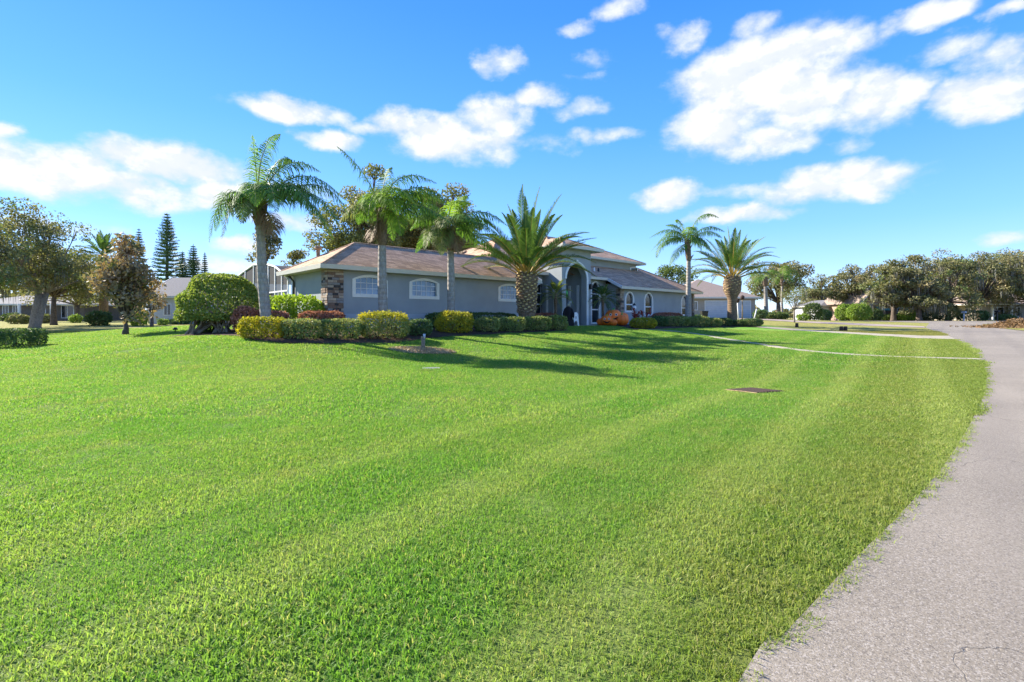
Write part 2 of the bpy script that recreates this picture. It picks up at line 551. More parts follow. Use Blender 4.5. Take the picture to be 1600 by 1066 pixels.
def ground_mat():
    ma, m = newmat('lawn_ground')
    p = m.pos()
    c = lawn_tint(m, p)
    sp = m.n('ShaderNodeSeparateXYZ'); m.set(sp.inputs[0], p)
    n = m.noise(p, 14, 6, .7)
    c = m.mix(m.ramp(n, .35, .7, to=(.1, .65)), c, m.mix(1.0, c, (.45, .5, .45), 'MULTIPLY'))
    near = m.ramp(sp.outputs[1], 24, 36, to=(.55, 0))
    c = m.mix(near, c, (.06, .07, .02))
    finish(m, principled(m, c, .95, m.bump(n, .8, .05), .1))
    return ma


def glass_mat(name, c):
    ma, m = newmat(name)
    p = m.obj()
    nd = m.n('ShaderNodeBsdfPrincipled')
    m.set(nd.inputs['Base Color'], m.mix(m.ramp(m.noise(p, 1.2, 3), .4, .6), c, tuple(x * .6 for x in c)))
    nd.inputs['Roughness'].default_value = .06
    nd.inputs['Specular IOR Level'].default_value = .6
    nd.inputs['IOR'].default_value = 1.55
    m.set(nd.inputs['Normal'], m.bump(m.noise(p, 1.6, 2), .05, .05))
    finish(m, nd.outputs[0])
    return ma


def screen_mat():
    ma, m = newmat('insect_screen')
    df = principled(m, (.055, .053, .052), .8, None, .1)
    tr = m.n('ShaderNodeBsdfTransparent')
    mx = m.n('ShaderNodeMixShader'); mx.inputs[0].default_value = .9
    m.set(mx.inputs[1], tr.outputs[0]); m.set(mx.inputs[2], df)
    finish(m, mx.outputs[0])
    return ma


def palm_trunk_mat(name, c1, c2, ring):
    ma, m = newmat(name)
    p = m.pos()
    sp = m.n('ShaderNodeSeparateXYZ'); m.set(sp.inputs[0], p)
    z = m.math('ADD', m.math('MULTIPLY', sp.outputs[2], ring), m.math('MULTIPLY', m.noise(p, 5, 3), 2.2))
    r = m.math('SINE', z)
    n = m.noise(m.vmath('MULTIPLY', p, (1, 1, .35)), 16, 5, .65)
    c = m.mix(m.ramp(n, .33, .68), c1, c2)
    c = m.mix(m.ramp(r, .55, 1.0, to=(0, .3)), c, tuple(x * .5 for x in c1))
    h = m.math('ADD', m.math('MULTIPLY', r, -.5), n)
    finish(m, principled(m, c, .9, m.bump(h, .5, .03), .15))
    return ma


M['roof'] = roof_mat()
M['asphalt'] = asphalt_mat()
M['grass'] = grass_mat()
M['ground'] = ground_mat()
M['glass_blue'] = glass_mat('sky_tinted_glass', (.15, .27, .43))  # blue of the reflected sky painted into the base colour
M['glass_dark'] = glass_mat('dark_window_glass', (.025, .03, .036))
M['screen'] = screen_mat()
M['queen_trunk'] = palm_trunk_mat('queen_palm_bark', (.40, .36, .31), (.25, .22, .19), 26)
M['date_trunk'] = palm_trunk_mat('date_palm_bark', (.27, .19, .12), (.14, .095, .06), 40)
M['boot'] = plain('palm_leaf_bases', (.34, .25, .16), (.19, .125, .075), 12, .9, .6, 30)
M['boot_cut'] = plain('cut_leaf_bases', (.68, .52, .24), (.50, .35, .14), 9, .85)
M['husk'] = plain('palm_husk', (.27, .19, .13), (.15, .10, .07), 10, .9, .6, 30)
M['rachis'] = plain('palm_rachis', (.30, .30, .09), (.22, .20, .06), 5, .5)
M['rachis_yellow'] = plain('yellow_rachis', (.50, .34, .06), (.36, .24, .05), 4, .5)
M['queen'] = leaf_mat('queen_palm_leaf', (0.076, 0.178, 0.037), (0.178, 0.297, 0.060), .35)
M['queen_young'] = leaf_mat('young_palm_leaf', (0.156, 0.288, 0.026), (0.240, 0.348, 0.042), .45)
M['queen_pale'] = leaf_mat('pale_palm_leaf', (0.169, 0.221, 0.072), (0.260, 0.273, 0.104), .35)
M['date'] = leaf_mat('date_palm_leaf', (0.080, 0.155, 0.038), (0.160, 0.245, 0.061), .25)
M['pygmy'] = leaf_mat('pygmy_palm_leaf', (.13, .18, .035), (.22, .24, .06), .35)
M['pygmy_dark'] = leaf_mat('dark_pygmy_palm_leaf', (0.056, 0.119, 0.035), (0.105, 0.168, 0.049), .3)
M['golden'] = leaf_mat('golden_leaf', (.20, .215, .03), (.38, .345, .04), .35, (.52, .43, .03), nscale=2.2)
M['midoak'] = leaf_mat('green_oak_leaf', (.13, .16, .055), (.24, .255, .10), .35, (.26, .225, .11), nscale=.5)
M['hedge'] = leaf_mat('hedge_leaf', (0.129, 0.200, 0.052), (0.307, 0.342, 0.106), .28, (0.364, 0.342, 0.119), nscale=2.4)
M['dkhedge'] = leaf_mat('dark_hedge_leaf', (0.064, 0.120, 0.042), (0.143, 0.212, 0.072), .25)
M['lime'] = leaf_mat('lime_leaf', (0.21, 0.34, 0.028), (0.38, 0.48, 0.045), .4)
M['redleaf'] = leaf_mat('reddish_leaf', (0.315, 0.126, 0.094), (0.481, 0.231, 0.158), .3)
M['ti'] = leaf_mat('red_ti_leaf', (.28, .035, .04), (.46, .12, .09), .35)
M['bush'] = leaf_mat('round_bush_leaf', (0.143, 0.219, 0.042), (0.328, 0.361, 0.086), .35)
M['brownleaf'] = leaf_mat('brown_magnolia_leaf', (0.311, 0.186, 0.097), (0.459, 0.339, 0.218), .25, (0.150, 0.164, 0.062), nscale=1.4)
M['oakleaf'] = leaf_mat('oak_leaf', (0.110, 0.126, 0.053), (0.231, 0.219, 0.105), .28, (0.322, 0.266, 0.146), nscale=.5)
M['olive'] = leaf_mat('olive_leaf', (0.161, 0.167, 0.070), (0.302, 0.266, 0.131), .3, (0.143, 0.196, 0.066), nscale=.6)
M['shrubgreen'] = leaf_mat('shrub_leaf', (0.068, 0.112, 0.033), (0.150, 0.195, 0.060), .3)
M['brightshrub'] = leaf_mat('bright_shrub_leaf', (0.156, 0.260, 0.039), (0.273, 0.351, 0.065), .35)
M['pineneedle'] = leaf_mat('pine_needle', (0.056, 0.116, 0.066), (0.116, 0.190, 0.102), .15)
M['strawbits'] = leaf_mat('straw_bits', (.34, .25, .13), (.58, .45, .26), .1)
M['drytwig'] = leaf_mat('dry_leaf', (.20, .12, .06), (.30, .19, .10), .2)
STONES = [plain('stone_tan', (.40, .31, .23), (.31, .235, .175), 9, .9, .5, 40), plain('stone_brown', (.25, .165, .115), (.18, .12, .085), 9, .9, .5, 40),
          plain('stone_grey', (.30, .28, .26), (.22, .205, .19), 9, .9, .5, 40), plain('stone_dark', (.085, .075, .07), (.055, .05, .047), 9, .9, .5, 40),
          plain('stone_buff', (.50, .41, .31), (.40, .32, .24), 9, .9, .5, 40)]

# ------------------------------------------------------------------ ground, road, drives
def axis(lo, hi, fine_lo, fine_hi, step, growth=1.22):
    a = list(np.arange(fine_lo, fine_hi + 1e-6, step))
    s = step
    while a[-1] < hi: s *= growth; a.append(a[-1] + s)
    s = step
    while a[0] > lo: s *= growth; a.insert(0, a[0] - s)
    return np.array(a)


gx = axis(-900, 900, -34, 46, .6); gy = axis(-60, 1500, -4, 66.2, .6)
XX, YY = np.meshgrid(gx, gy)
ZZ = terrain(XX, YY)
nx, ny = len(gx), len(gy)
idx = np.arange(nx * ny).reshape(ny, nx)
me = bpy.data.meshes.new('ground')
me.from_pydata(np.stack([XX.ravel(), YY.ravel(), ZZ.ravel()], 1).tolist(), [],
               np.stack([idx[:-1, :-1].ravel(), idx[:-1, 1:].ravel(), idx[1:, 1:].ravel(), idx[1:, :-1].ravel()], 1).tolist())
me.update()
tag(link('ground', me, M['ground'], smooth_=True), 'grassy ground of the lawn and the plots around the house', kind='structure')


def sheet(name, poly, mat, lift, label, step=.5, kind='structure', cat=None, skirt=0.0):
    """flat piece of ground cover: polygon in plan, cut into a grid that follows the terrain"""
    import bmesh
    bm = bmesh.new()
    vs = [bm.verts.new((p[0], p[1], 0)) for p in poly]
    bm.faces.new(vs)
    bmesh.ops.triangulate(bm, faces=bm.faces[:])
    xs = [p[0] for p in poly]; ys = [p[1] for p in poly]
    for lo, hi, ax in ((min(xs), max(xs), 0), (min(ys), max(ys), 1)):
        n = int((hi - lo) / step)
        for k in range(1, n + 1):
            co = [0, 0, 0]; no = [0, 0, 0]; co[ax] = lo + k * step; no[ax] = 1
            bmesh.ops.bisect_plane(bm, geom=bm.verts[:] + bm.edges[:] + bm.faces[:], plane_co=co, plane_no=no)
    for v_ in bm.verts:
        v_.co.z = tz(v_.co.x, v_.co.y) + lift
    bm.normal_update()
    for f in bm.faces:
        if f.normal.z < 0: f.normal_flip()
    if skirt:
        be = [e for e in bm.edges if e.is_boundary]
        r = bmesh.ops.extrude_edge_only(bm, edges=be)
        for g in r['geom']:
            if isinstance(g, bmesh.types.BMVert): g.co.z -= skirt
    me = bpy.data.meshes.new(name); bm.to_mesh(me); bm.free()
    o = link(name, me, mat, smooth_=False)
    return tag(o, label, cat, None, kind)


def catmull(pts, n=8):
    out = []
    for i in range(len(pts) - 1):
        p0 = pts[max(i - 1, 0)]; p1 = pts[i]; p2 = pts[i + 1]; p3 = pts[min(i + 2, len(pts) - 1)]
        for k in range(n):
            t = k / n
            out.append(tuple(.5 * ((2 * b) + (-a + c) * t + (2 * a - 5 * b + 4 * c - d) * t * t + (-a + 3 * b - 3 * c + d) * t ** 3)
                             for a, b, c, d in zip(p0, p1, p2, p3)))
    out.append(tuple(pts[-1]))
    return out


g2 = lambda px, py: tuple(gp(px, py)[:2])
ROAD_L = [(-5.2, -4.0), (-1.4, -.6)] + [g2(*p) for p in [(1156, 1066), (1220, 1000), (1280, 936), (1348, 864), (1412, 800), (1484, 716), (1528, 640), (1541, 600), (1540, 580),
          (1530, 560), (1515, 543), (1494, 532), (1470, 521), (1446, 512.5)]]
ROAD_L = catmull(ROAD_L, 5)
far_tip = g2(1452, 505.2)
ROAD = ROAD_L + [far_tip, (46, 66), (49.5, 70), (120, 74), (120, 66), (78, 62.5), (58, 58), (49, 52), (44.5, 46.5), (38.5, 37.0), (33, 28), (25.5, 16), (17.5, 7), (11.5, 1.0), (6, -4)]
sheet('road', ROAD, M['asphalt'], .014, 'pale worn asphalt road curving away on the right', .9)
DRIVE = [g2(1494, 531.2), g2(1440, 529.5), g2(1370, 525.4), g2(1300, 520.8), g2(1240, 516.6), g2(1196, 513.2), g2(1180, 511.2), g2(1180, 509.6), g2(1200, 511.0), g2(1245, 514.4), g2(1310, 518.4), g2(1380, 522.2), g2(1440, 525.0), g2(1482, 525.2)]
sheet('driveway', DRIVE, M['concrete'], .022, 'pale concrete strip drive running from the road to the house side', .8)
wl = catmull([g2(1000, 514.5), g2(1040, 517.2), g2(1068, 519.6), g2(1110, 526), g2(1170, 536), g2(1240, 546.5), g2(1310, 553.5), g2(1400, 558.5), g2(1470, 560.6), g2(1533, 562.2)], 5)
WALK = []
for i, p in enumerate(wl):
    a = Vector(wl[max(i - 1, 0)]); b = Vector(wl[min(i + 1, len(wl) - 1)])
    t = (b - a).normalized(); WALK.append((Vector(p), Vector((-t.y, t.x))))
WALKP = [tuple(p + n * .21) for p, n in WALK] + [tuple(p - n * .21) for p, n in WALK[::-1]]
sheet('walkway', WALKP, M['concrete'], .03, 'narrow pale concrete path crossing the lawn from entrance to road', .5, skirt=.05)
DRIVE2 = [g2(1446, 512.4), g2(1400, 511), g2(1330, 508), g2(1260, 504.6), g2(1200, 500.8), (24.5, 62.6), (31, 63), (32.5, 60), g2(1262, 502.4), g2(1340, 505.4), g2(1400, 508), g2(1444, 510.2)]
sheet('neighbour_driveway', DRIVE2, M['paver'], .02, 'pinkish paver drive of the neighbouring house with garage', .9)

BEDS = [
    [g2(368, 526), g2(400, 533), g2(440, 537), g2(500, 538), g2(560, 538), g2(610, 537.5), g2(640, 534), g2(672, 529), g2(745, 524.5), g2(830, 520.5), g2(888, 517.5), uv(15.2, -1.2)[:2], uv(14.6, .2)[:2], uv(0, .2)[:2], uv(0, 4)[:2], uv(-2.4, 4.6)[:2], uv(-6.0, 1.5)[:2]],
    [g2(978, 513), g2(990, 516), g2(1030, 515), g2(1080, 512.6), g2(1140, 511.6), g2(1192, 511), uv(37.6, -2.0)[:2], uv(35, .2)[:2], uv(23, .2)[:2], uv(20, 1)[:2], uv(19.6, -1.4)[:2]],
]
for b, lb in zip(BEDS, ('dark mulch bed under the hedges along the left wing', 'dark mulch bed under the hedges along the right wing')):
    sheet('planting_bed', b, M['mulch'], .035, lb, .6, 'structure')
pm = gp(660, 549)
ring = [(pm.x + math.cos(a) * 1.05 * (1 + .12 * math.sin(3 * a + 1)), pm.y + math.sin(a) * .62 * (1 + .15 * math.sin(2 * a))) for a in np.linspace(0, 2 * math.pi, 26)[:-1]]
MULCH_RING = ring
sheet('mulch_patch', ring, M['straw'], .03, 'bare patch of dry mulch round the short lawn post', .3)
nS = 1800
aS = RNG.uniform(0, 6.283, nS); rS = np.sqrt(RNG.uniform(0, 1, nS))
xS, yS = pm.x + np.cos(aS) * rS * 1.15, pm.y + np.sin(aS) * rS * .7
STRAW = np.stack([xS, yS, terrain(xS, yS) + .035 + .07 * (1 - rS ** 2)], 1)
island = [g2(1531, 509.6), g2(1560, 513), g2(1600, 517.6), (44, 39), (62, 47), (66, 52), (60, 55.5), (50, 50.5)]
sheet('traffic_island', island, M['ground'], .05, 'grassy island in the road at the right edge', 1.2)

# ------------------------------------------------------------------ lawn of real blades (nobody could count them)
def in_poly(x, y, poly):
    inside = np.zeros(x.shape, bool)
    n = len(poly)
    for i in range(n):
        x1, y1 = poly[i][0], poly[i][1]; x2, y2 = poly[(i + 1) % n][0], poly[(i + 1) % n][1]
        if y1 == y2: continue
        c = ((y1 > y) != (y2 > y)) & (x < (x2 - x1) * (y - y1) / (y2 - y1) + x1)
        inside ^= c
    return inside


def unit_(a):
    return a / np.linalg.norm(a, axis=-1, keepdims=True)


def blade_patch(name, size, n, hmin, hmax, width, seed):
    r = np.random.default_rng(seed)
    p = np.zeros((n, 3)); p[:, :2] = (r.uniform(-.5, .5, (n, 2)) + r.uniform(-.5, .5, (n, 2))) * size
    az_ = r.uniform(0, 2 * math.pi, n)
    h = r.uniform(hmin, hmax, n); lean = np.abs(r.normal(.66, .42, n)); curl = r.uniform(.2, .9, n)
    d = np.stack([np.cos(az_), np.sin(az_), np.zeros(n)], 1)
    sd = r.uniform(0, 2 * math.pi, n)
    s = np.stack([np.cos(sd), np.sin(sd), np.zeros(n)], 1) * (width * r.uniform(.6, 1.2, n) / 2)[:, None]
    z = np.array([0, 0, 1.0])
    m1 = p + d * (np.sin(lean) * h * .55)[:, None] + z * (np.cos(lean) * h * .55)[:, None]
    l2 = np.minimum(lean + curl, 1.9)
    m2 = m1 + d * (np.sin(l2) * h * .5)[:, None] + z * (np.cos(l2) * h * .5)[:, None]
    q1 = np.stack([p - s * .8 - z * .01, p + s * .8 - z * .01, m1 + s, m1 - s], 1)
    q2 = np.stack([m1 - s, m1 + s, m2 + s * .12, m2 - s * .12], 1)
    vv = np.stack([q1, q2], 1).reshape(-1, 3)
    rn = np.repeat(r.uniform(0, 1, n), 2)
    me = bpy.data.meshes.new(name)
    k = 4; N = len(vv) // k
    me.vertices.add(len(vv)); me.vertices.foreach_set('co', vv.astype(np.float32).ravel())
    me.loops.add(N * k); me.loops.foreach_set('vertex_index', np.arange(N * k, dtype=np.int32))
    me.polygons.add(N); me.polygons.foreach_set('loop_start', np.arange(0, N * k, k, dtype=np.int32)); me.polygons.foreach_set('loop_total', np.full(N, k, dtype=np.int32))
    a_ = me.attributes.new('rnd', 'FLOAT', 'POINT'); a_.data.foreach_set('value', np.repeat(rn, k).astype(np.float32))
    me.update(calc_edges=True)
    me.materials.append(M['grass'])
    return bpy.data.objects.new(name, me)


def scatter(name, label, y0, y1, size, src_list):
    xs = np.arange(-36, 40, size); ys = np.arange(y0, y1, size)
    X, Y = np.meshgrid(xs, ys)
    jt = .5 if size > .8 else .2
    X = X.ravel() + RNG.uniform(-jt, jt, X.size) * size; Y = Y.ravel() + RNG.uniform(-jt, jt, Y.size) * size
    keep = (np.abs(X) < 1.12 * np.maximum(Y, 0) + 3.0)
    X, Y = X[keep], Y[keep]
    holes = [ROAD, DRIVE, WALKP] + BEDS + [MULCH_RING, METER, GRATE]
    keep = np.ones(len(X), bool); near = np.zeros(len(X), bool)
    h = size * .85
    for b in holes:
        c_ = in_poly(X, Y, b)
        keep &= ~c_
        mixed = np.zeros((2, len(X)), bool); mixed[0] |= c_; mixed[1] |= ~c_
        for dx, dy in ((h, 0), (-h, 0), (0, h), (0, -h), (h * .7, h * .7), (-h * .7, h * .7), (h * .7, -h * .7), (-h * .7, -h * .7)):
            i_ = in_poly(X + dx, Y + dy, b); mixed[0] |= i_; mixed[1] |= ~i_
        near |= mixed[0] & mixed[1]
    # patches beside an edge give way to many small tufts that stop at the edge
    Xe = np.repeat(X[near], 46) + RNG.uniform(-.75, .75, near.sum() * 46) * size; Ye = np.repeat(Y[near], 46) + RNG.uniform(-.75, .75, near.sum() * 46) * size
    nb = np.zeros(len(X), bool)
    ke = np.ones(len(Xe), bool)
    rag = RNG.normal(0, .02, (2, len(Xe)))
    lip = .022 + .02 * np.sin(Xe * 3.1 + 4 * np.sin(Ye * 2.3)) + .012 * np.sin(Ye * 9.1 + Xe * 7)       # runners that creep over the asphalt
    for i_, b in enumerate(holes):
        q_ = lip if i_ == 0 else .012
        ke &= ~in_poly(Xe + rag[0] - .7 * q_, Ye + rag[1] + .7 * q_, b)
    Xe, Ye = Xe[ke], Ye[ke]
    small = np.concatenate([np.zeros((keep & ~near).sum(), bool), np.ones(len(Xe), bool)])
    X = np.concatenate([X[keep & ~near], Xe]); Y = np.concatenate([Y[keep & ~near], Ye]); keep = np.ones(len(X), bool)
    u_, v_ = to_uv(X, Y)
    keep &= ~((u_ > -.3) & (u_ < 35) & (v_ > -.2) & (v_ < 14))
    X, Y, small = X[keep], Y[keep], small[keep]
    n = len(X)
    pick = np.where(small, 0, RNG.integers(1, len(src_list), n))
    me = bpy.data.meshes.new(name)
    me.vertices.add(n)
    me.vertices.foreach_set('co', np.stack([X, Y, terrain(X, Y)], 1).astype(np.float32).ravel())
    e_ = .25                                              # each patch lies on the slope under it
    sx_ = (terrain(X + e_, Y) - terrain(X - e_, Y)) / (2 * e_); sy_ = (terrain(X, Y + e_) - terrain(X, Y - e_)) / (2 * e_)
    nn = unit_(np.stack([-sx_, -sy_, np.ones(n)], 1)); an = RNG.uniform(0, 6.283, n); ca_, sa_ = np.cos(an), np.sin(an)
    xa = unit_(np.stack([ca_, sa_, sx_ * ca_ + sy_ * sa_], 1)); ya = np.cross(nn, xa)
    tv_ = np.stack([np.arctan2(ya[:, 2], nn[:, 2]), -np.arcsin(np.clip(xa[:, 2], -1, 1)), np.arctan2(xa[:, 1], xa[:, 0])], 1)
    a_ = me.attributes.new('turn', 'FLOAT_VECTOR', 'POINT'); a_.data.foreach_set('vector', tv_.astype(np.float32).ravel())
    for nm, ty, dat in (('grow', 'FLOAT', RNG.uniform(.8, 1.2, n) * (1 + .22 * np.sin(X * 1.7 + 2 * np.sin(Y * 1.1)) * np.sin(Y * 1.9 + X * .6))), ('pick', 'INT', pick)):
        a_ = me.attributes.new(nm, ty, 'POINT')
        a_.data.foreach_set('value', dat.astype(np.int32 if ty == 'INT' else np.float32))
    me.materials.append(M['grass'])
    o = bpy.data.objects.new(name, me); COL.objects.link(o)
    tag(o, label, 'grass', None, 'stuff')
    ng = bpy.data.node_groups.new(name, 'GeometryNodeTree')
    ng.interface.new_socket('Geometry', in_out='INPUT', socket_type='NodeSocketGeometry')
    ng.interface.new_socket('Geometry', in_out='OUTPUT', socket_type='NodeSocketGeometry')
    gi = ng.nodes.new('NodeGroupInput'); go = ng.nodes.new('NodeGroupOutput')
    iop = ng.nodes.new('GeometryNodeInstanceOnPoints')
    gti = ng.nodes.new('GeometryNodeJoinGeometry')
    for s_ in src_list:
        oi = ng.nodes.new('GeometryNodeObjectInfo'); oi.inputs['Object'].default_value = s_; oi.inputs['As Instance'].default_value = True
        ng.links.new(oi.outputs['Geometry'], gti.inputs[0])
    def attr(nm, ty):
        a = ng.nodes.new('GeometryNodeInputNamedAttribute'); a.data_type = ty; a.inputs['Name'].default_value = nm
        return a.outputs['Attribute']
    er = ng.nodes.new('FunctionNodeEulerToRotation'); ng.links.new(attr('turn', 'FLOAT_VECTOR'), er.inputs[0])
    ng.links.new(gi.outputs[0], iop.inputs['Points']); ng.links.new(gti.outputs[0], iop.inputs['Instance'])
    iop.inputs['Pick Instance'].default_value = True
    ng.links.new(attr('pick', 'INT'), iop.inputs['Instance Index'])
    ng.links.new(er.outputs[0], iop.inputs['Rotation'])
    ng.links.new(attr('grow', 'FLOAT'), iop.inputs['Scale'])
    ng.links.new(iop.outputs[0], go.inputs[0])
    md = o.modifiers.new('blades', 'NODES'); md.node_group = ng
    return o


def ground_quad(px, py, sx, sy, rz):
    p = gp(px, py); c, s = math.cos(rz), math.sin(rz)
    return p, [(p.x + c * a - s * b, p.y + s * a + c * b) for a, b in ((-sx, -sy), (sx, -sy), (sx, sy), (-sx, sy))]


meter_p, METER = ground_quad(674, 576.5, .25, .17, .25)
grate_p, GRATE = ground_quad(1178, 612, .42, .42, .45)
scatter('near_lawn_grass', 'fresh green lawn blades in the foreground beside the road', .6, 7.4, .34, [blade_patch('grass_tuft', .34, 1150, .020, .048, .0056, s) for s in (1, 2, 3)] + [blade_patch('grass_tuft', .09, 70, .020, .048, .0056, 31)])
scatter('middle_lawn_grass', 'green lawn blades of the middle lawn below the house', 7.4, 15, .5, [blade_patch('grass_tuft', .5, 760, .026, .055, .009, s) for s in (4, 5, 6)] + [blade_patch('grass_tuft', .14, 55, .026, .055, .009, 32)])
scatter('upper_lawn_grass', 'short grass of the upper lawn around the house beds', 15, 36, .85, [blade_patch('grass_tuft', .85, 900, .03, .06, .020, s) for s in (7, 8, 9)] + [blade_patch('grass_tuft', .24, 60, .03, .06, .020, 33)])

# ------------------------------------------------------------------ the house (plan coordinates u along the front, v into the house)
house = thing('house', (O[0], O[1], 1.06), 'long single storey grey stucco house with brown hip roofs and arched entry tower', 'house', rz=HOUSE_ROT)
house['_o'] = (0, 0, 1.06)
ZF, ZE, PIT, OV = 0.86, 4.0, .53, .6                   # wall foot, eave height, roof pitch, overhang
RZ = lambda v: ZE + PIT * (v + OV)                      # the front roof plane


def arch_poly(u0, u1, z0, zs, rise, n=14):
    """opening with a segmental or round head"""
    c = (u0 + u1) / 2; h = (u1 - u0) / 2
    pts = [(u0, z0), (u1, z0)]
    for k in range(n + 1):
        t = math.pi * k / n
        pts.append((c + h * math.cos(t), zs + rise * math.sin(t)))
    return pts


def seg_poly(u0, u1, z0, zs, rise, n=12):
    """opening with a shallow segmental head"""
    pts = [(u0, z0), (u1, z0)]
    for k in range(n + 1):
        t = 1 - 2 * k / n
        c = (u0 + u1) / 2; h = (u1 - u0) / 2
        pts.append((c + h * t, zs + rise * (1 - t * t)))
    return pts


def wall(name, outline, holes, v, thick, mat, parent=house, flip=False, side=None):
    """wall with real openings; the plane is v = const, or u = const when side is given"""
    loops = [outline] + holes
    fn = (lambda a, b, d: (a, d, b)) if side is None else (lambda a, b, d: (d, a, b))
    mb = MB()
    tris = geometry.tessellate_polygon([[Vector((a, b, 0)) for a, b in lp] for lp in loops])
    flat = [p for lp in loops for p in lp]
    mb.add([fn(a, b, v) for a, b in flat], [tuple(t) for t in tris])
    mb.add([fn(a, b, v + thick) for a, b in flat], [tuple(t) for t in tris])
    for lp in loops:
        n = len(lp)
        mb.add([fn(a, b, v) for a, b in lp] + [fn(a, b, v + thick) for a, b in lp], [(i, (i + 1) % n, n + (i + 1) % n, n + i) for i in range(n)])
    return mb.build(name, mat, parent)


def ring_trim(name, outer, inner, v0, v1, mat, parent):
    """frame between two outlines with the same number of points"""
    n = len(outer)
    vs = [(a, v0, b) for a, b in outer] + [(a, v0, b) for a, b in inner] + [(a, v1, b) for a, b in outer] + [(a, v1, b) for a, b in inner]
    fs = []
    for i in range(n):
        j = (i + 1) % n
        fs += [(i, j, n + j, n + i), (2 * n + i, 3 * n + i, 3 * n + j, 2 * n + j), (i, 2 * n + i, 2 * n + j, j), (n + i, n + j, 3 * n + j, 3 * n + i)]
    return MB().add(vs, fs).build(name, mat, parent)


def window(outer_fn, dims, trim, v, glass, cols, rows, midrail=None, parent=house, trimmat='white', label=None):
    """cased window set in a real opening: casing > pane, muntin bars"""
    u0, u1, z0, zs, rise = dims
    outer = outer_fn(u0, u1, z0, zs, rise)
    inner = outer_fn(u0 + trim, u1 - trim, z0 + trim, zs, max(rise - trim * .8, .05))
    fr = ring_trim('window', outer, inner, v - .045, v + .13, M[trimmat], parent)
    if label: fr['label'] = label
    a0, a1 = u0 + trim, u1 - trim
    pane = MB().prism(outer_fn(a0 - .01, a1 + .01, z0 + trim - .01, zs, max(rise - trim * .8, .05) + .01), lambda a, b, d: (a, d, b), v + .085, v + .10).build('pane', M[glass], fr)
    ztop = zs + max(rise - trim * .8, .05)
    def top_at(uu):
        t = (uu - (a0 + a1) / 2) / ((a1 - a0) / 2)
        r = max(rise - trim * .8, .05)
        return zs + (r * (1 - t * t) if outer_fn is seg_poly else r * math.sqrt(max(0, 1 - t * t)))
    for k in range(1, cols):
        uu = a0 + (a1 - a0) * k / cols
        MB().box(uu - .012, uu + .012, v + .066, v + .083, z0 + trim, top_at(uu) - .005).build('muntin', M['white'], fr)
    for k in range(1, rows):
        zz = z0 + trim + (ztop - z0 - trim) * k / rows
        MB().box(a0, a1, v + .062, v + .079, zz - .012, zz + .012).build('muntin', M['white'], fr)
    if midrail:
        for zr in midrail:
            MB().box(a0, a1, v + .04, v + .082, zr - .045, zr + .045).build('sash_rail', M['white'], fr)
    return fr


def hole_of(fn, d, trim):
    u0, u1, z0, zs, rise = d
    return fn(u0 + trim * .5, u1 - trim * .5, z0 + trim * .5, zs, max(rise - trim * .4, .05))


# --- left wing front wall with three low windows
W1 = (1.12, 2.99, 2.60, 3.47, .24); W2 = (4.23, 6.10, 2.60, 3.47, .24); W3 = (10.37, 12.24, 2.60, 3.47, .24)
LW_END = 13.2
wall('front_wall', [(.0, ZF), (LW_END, ZF), (LW_END, 3.98), (.0, 3.98)], [hole_of(seg_poly, d, .17) for d in (W1, W2, W3)], 0.0, .2, M['stucco'])
for d in (W1, W2, W3):
    window(seg_poly, d, .17, 0.0, 'glass_blue', 5, 3, trimmat='cream')
MB().box(.66, LW_END - .02, -.025, .02, ZF, 1.80).build('base_band', M['stucco_light'], house)
MB().box(.0, .2, .21, 4.7, ZF, 3.98).build('side_wall', M['stucco'], house)
MB().box(LW_END - .2, LW_END - .003, .203, 1.3, ZF, 4.3).build('return_wall', M['stucco'], house)
MB().box(.0, 9.4, 4.703, 4.9, ZF, 3.98).build('rear_wall', M['stucco'], house)
# downpipe and corner trim at the far end of the side wall
MB().tube([(-.07, 4.35, ZF), (-.07, 4.35, 3.5), (-.3, 4.35, 3.8)], .05, 8).build('downpipe', M['black'], house)
MB().box(-.06, .0, 4.55, 4.72, ZF, 3.8).build('corner_board', M['white'], house)


def stone_pier(u0, u1, v0, v1, z0, z1, seed, name, label, rows, sides):
    """pier faced with single split stones"""
    r = random.Random(seed)
    core = MB().box(u0, u1, v0, v1, z0, z1).build(name, STONES[1], house)
    core['label'] = label
    h = (z1 - z0) / rows
    z = z0
    for k in range(rows):
        for side in sides:
            a, b = (u0, u1) if side == 'front' else (v0, v1)
            x = a
            while x < b - .02:
                wdt = min(r.uniform(.15, .42), b - x)
                if b - (x + wdt) < .12: wdt = b - x
                pr = r.uniform(.012, .05); g = .007
                mb = MB()
                if side == 'front': mb.bevbox(x + g, x + wdt - g, v0 - pr, v0 + .02, z + g, z + h - g, .008)
                else: mb.bevbox(u0 - pr, u0 + .02, x + g, x + wdt - g, z + g, z + h - g, .008)
                mb.build('stone', r.choices(STONES, (4, 3, 3, 1.6, 3))[0], core)
                x += wdt
        z += h
    return core


stone_pier(-.09, .66, -.08, .62, ZF, 3.84, 3, 'stone_pier', 'stacked split stone facing on the left house corner', 25, ('front', 'side'))

# --- recess left of the tower, with the tall arched window
VR = 1.3
T0, T1, VT = 15.6, 18.67, -.5
a0, _ = pl(834, 470, VR); a1, _ = pl(858, 470, VR)
DW = (a0, a1, 1.75, 3.45, .62)
wall('recess_wall', [(LW_END, ZF), (T0, ZF), (T0, 4.66), (LW_END, 4.66)], [hole_of(arch_poly, DW, .14)], VR, .2, M['stucco'])
window(arch_poly, DW, .14, VR, 'glass_dark', 2, 1, midrail=[2.55, 3.30], label='tall arched window beside the entry tower')
MB().box(LW_END, T0, VR - .03, VR - .001, ZF, 1.62).build('base_band', M['stucco_light'], house)

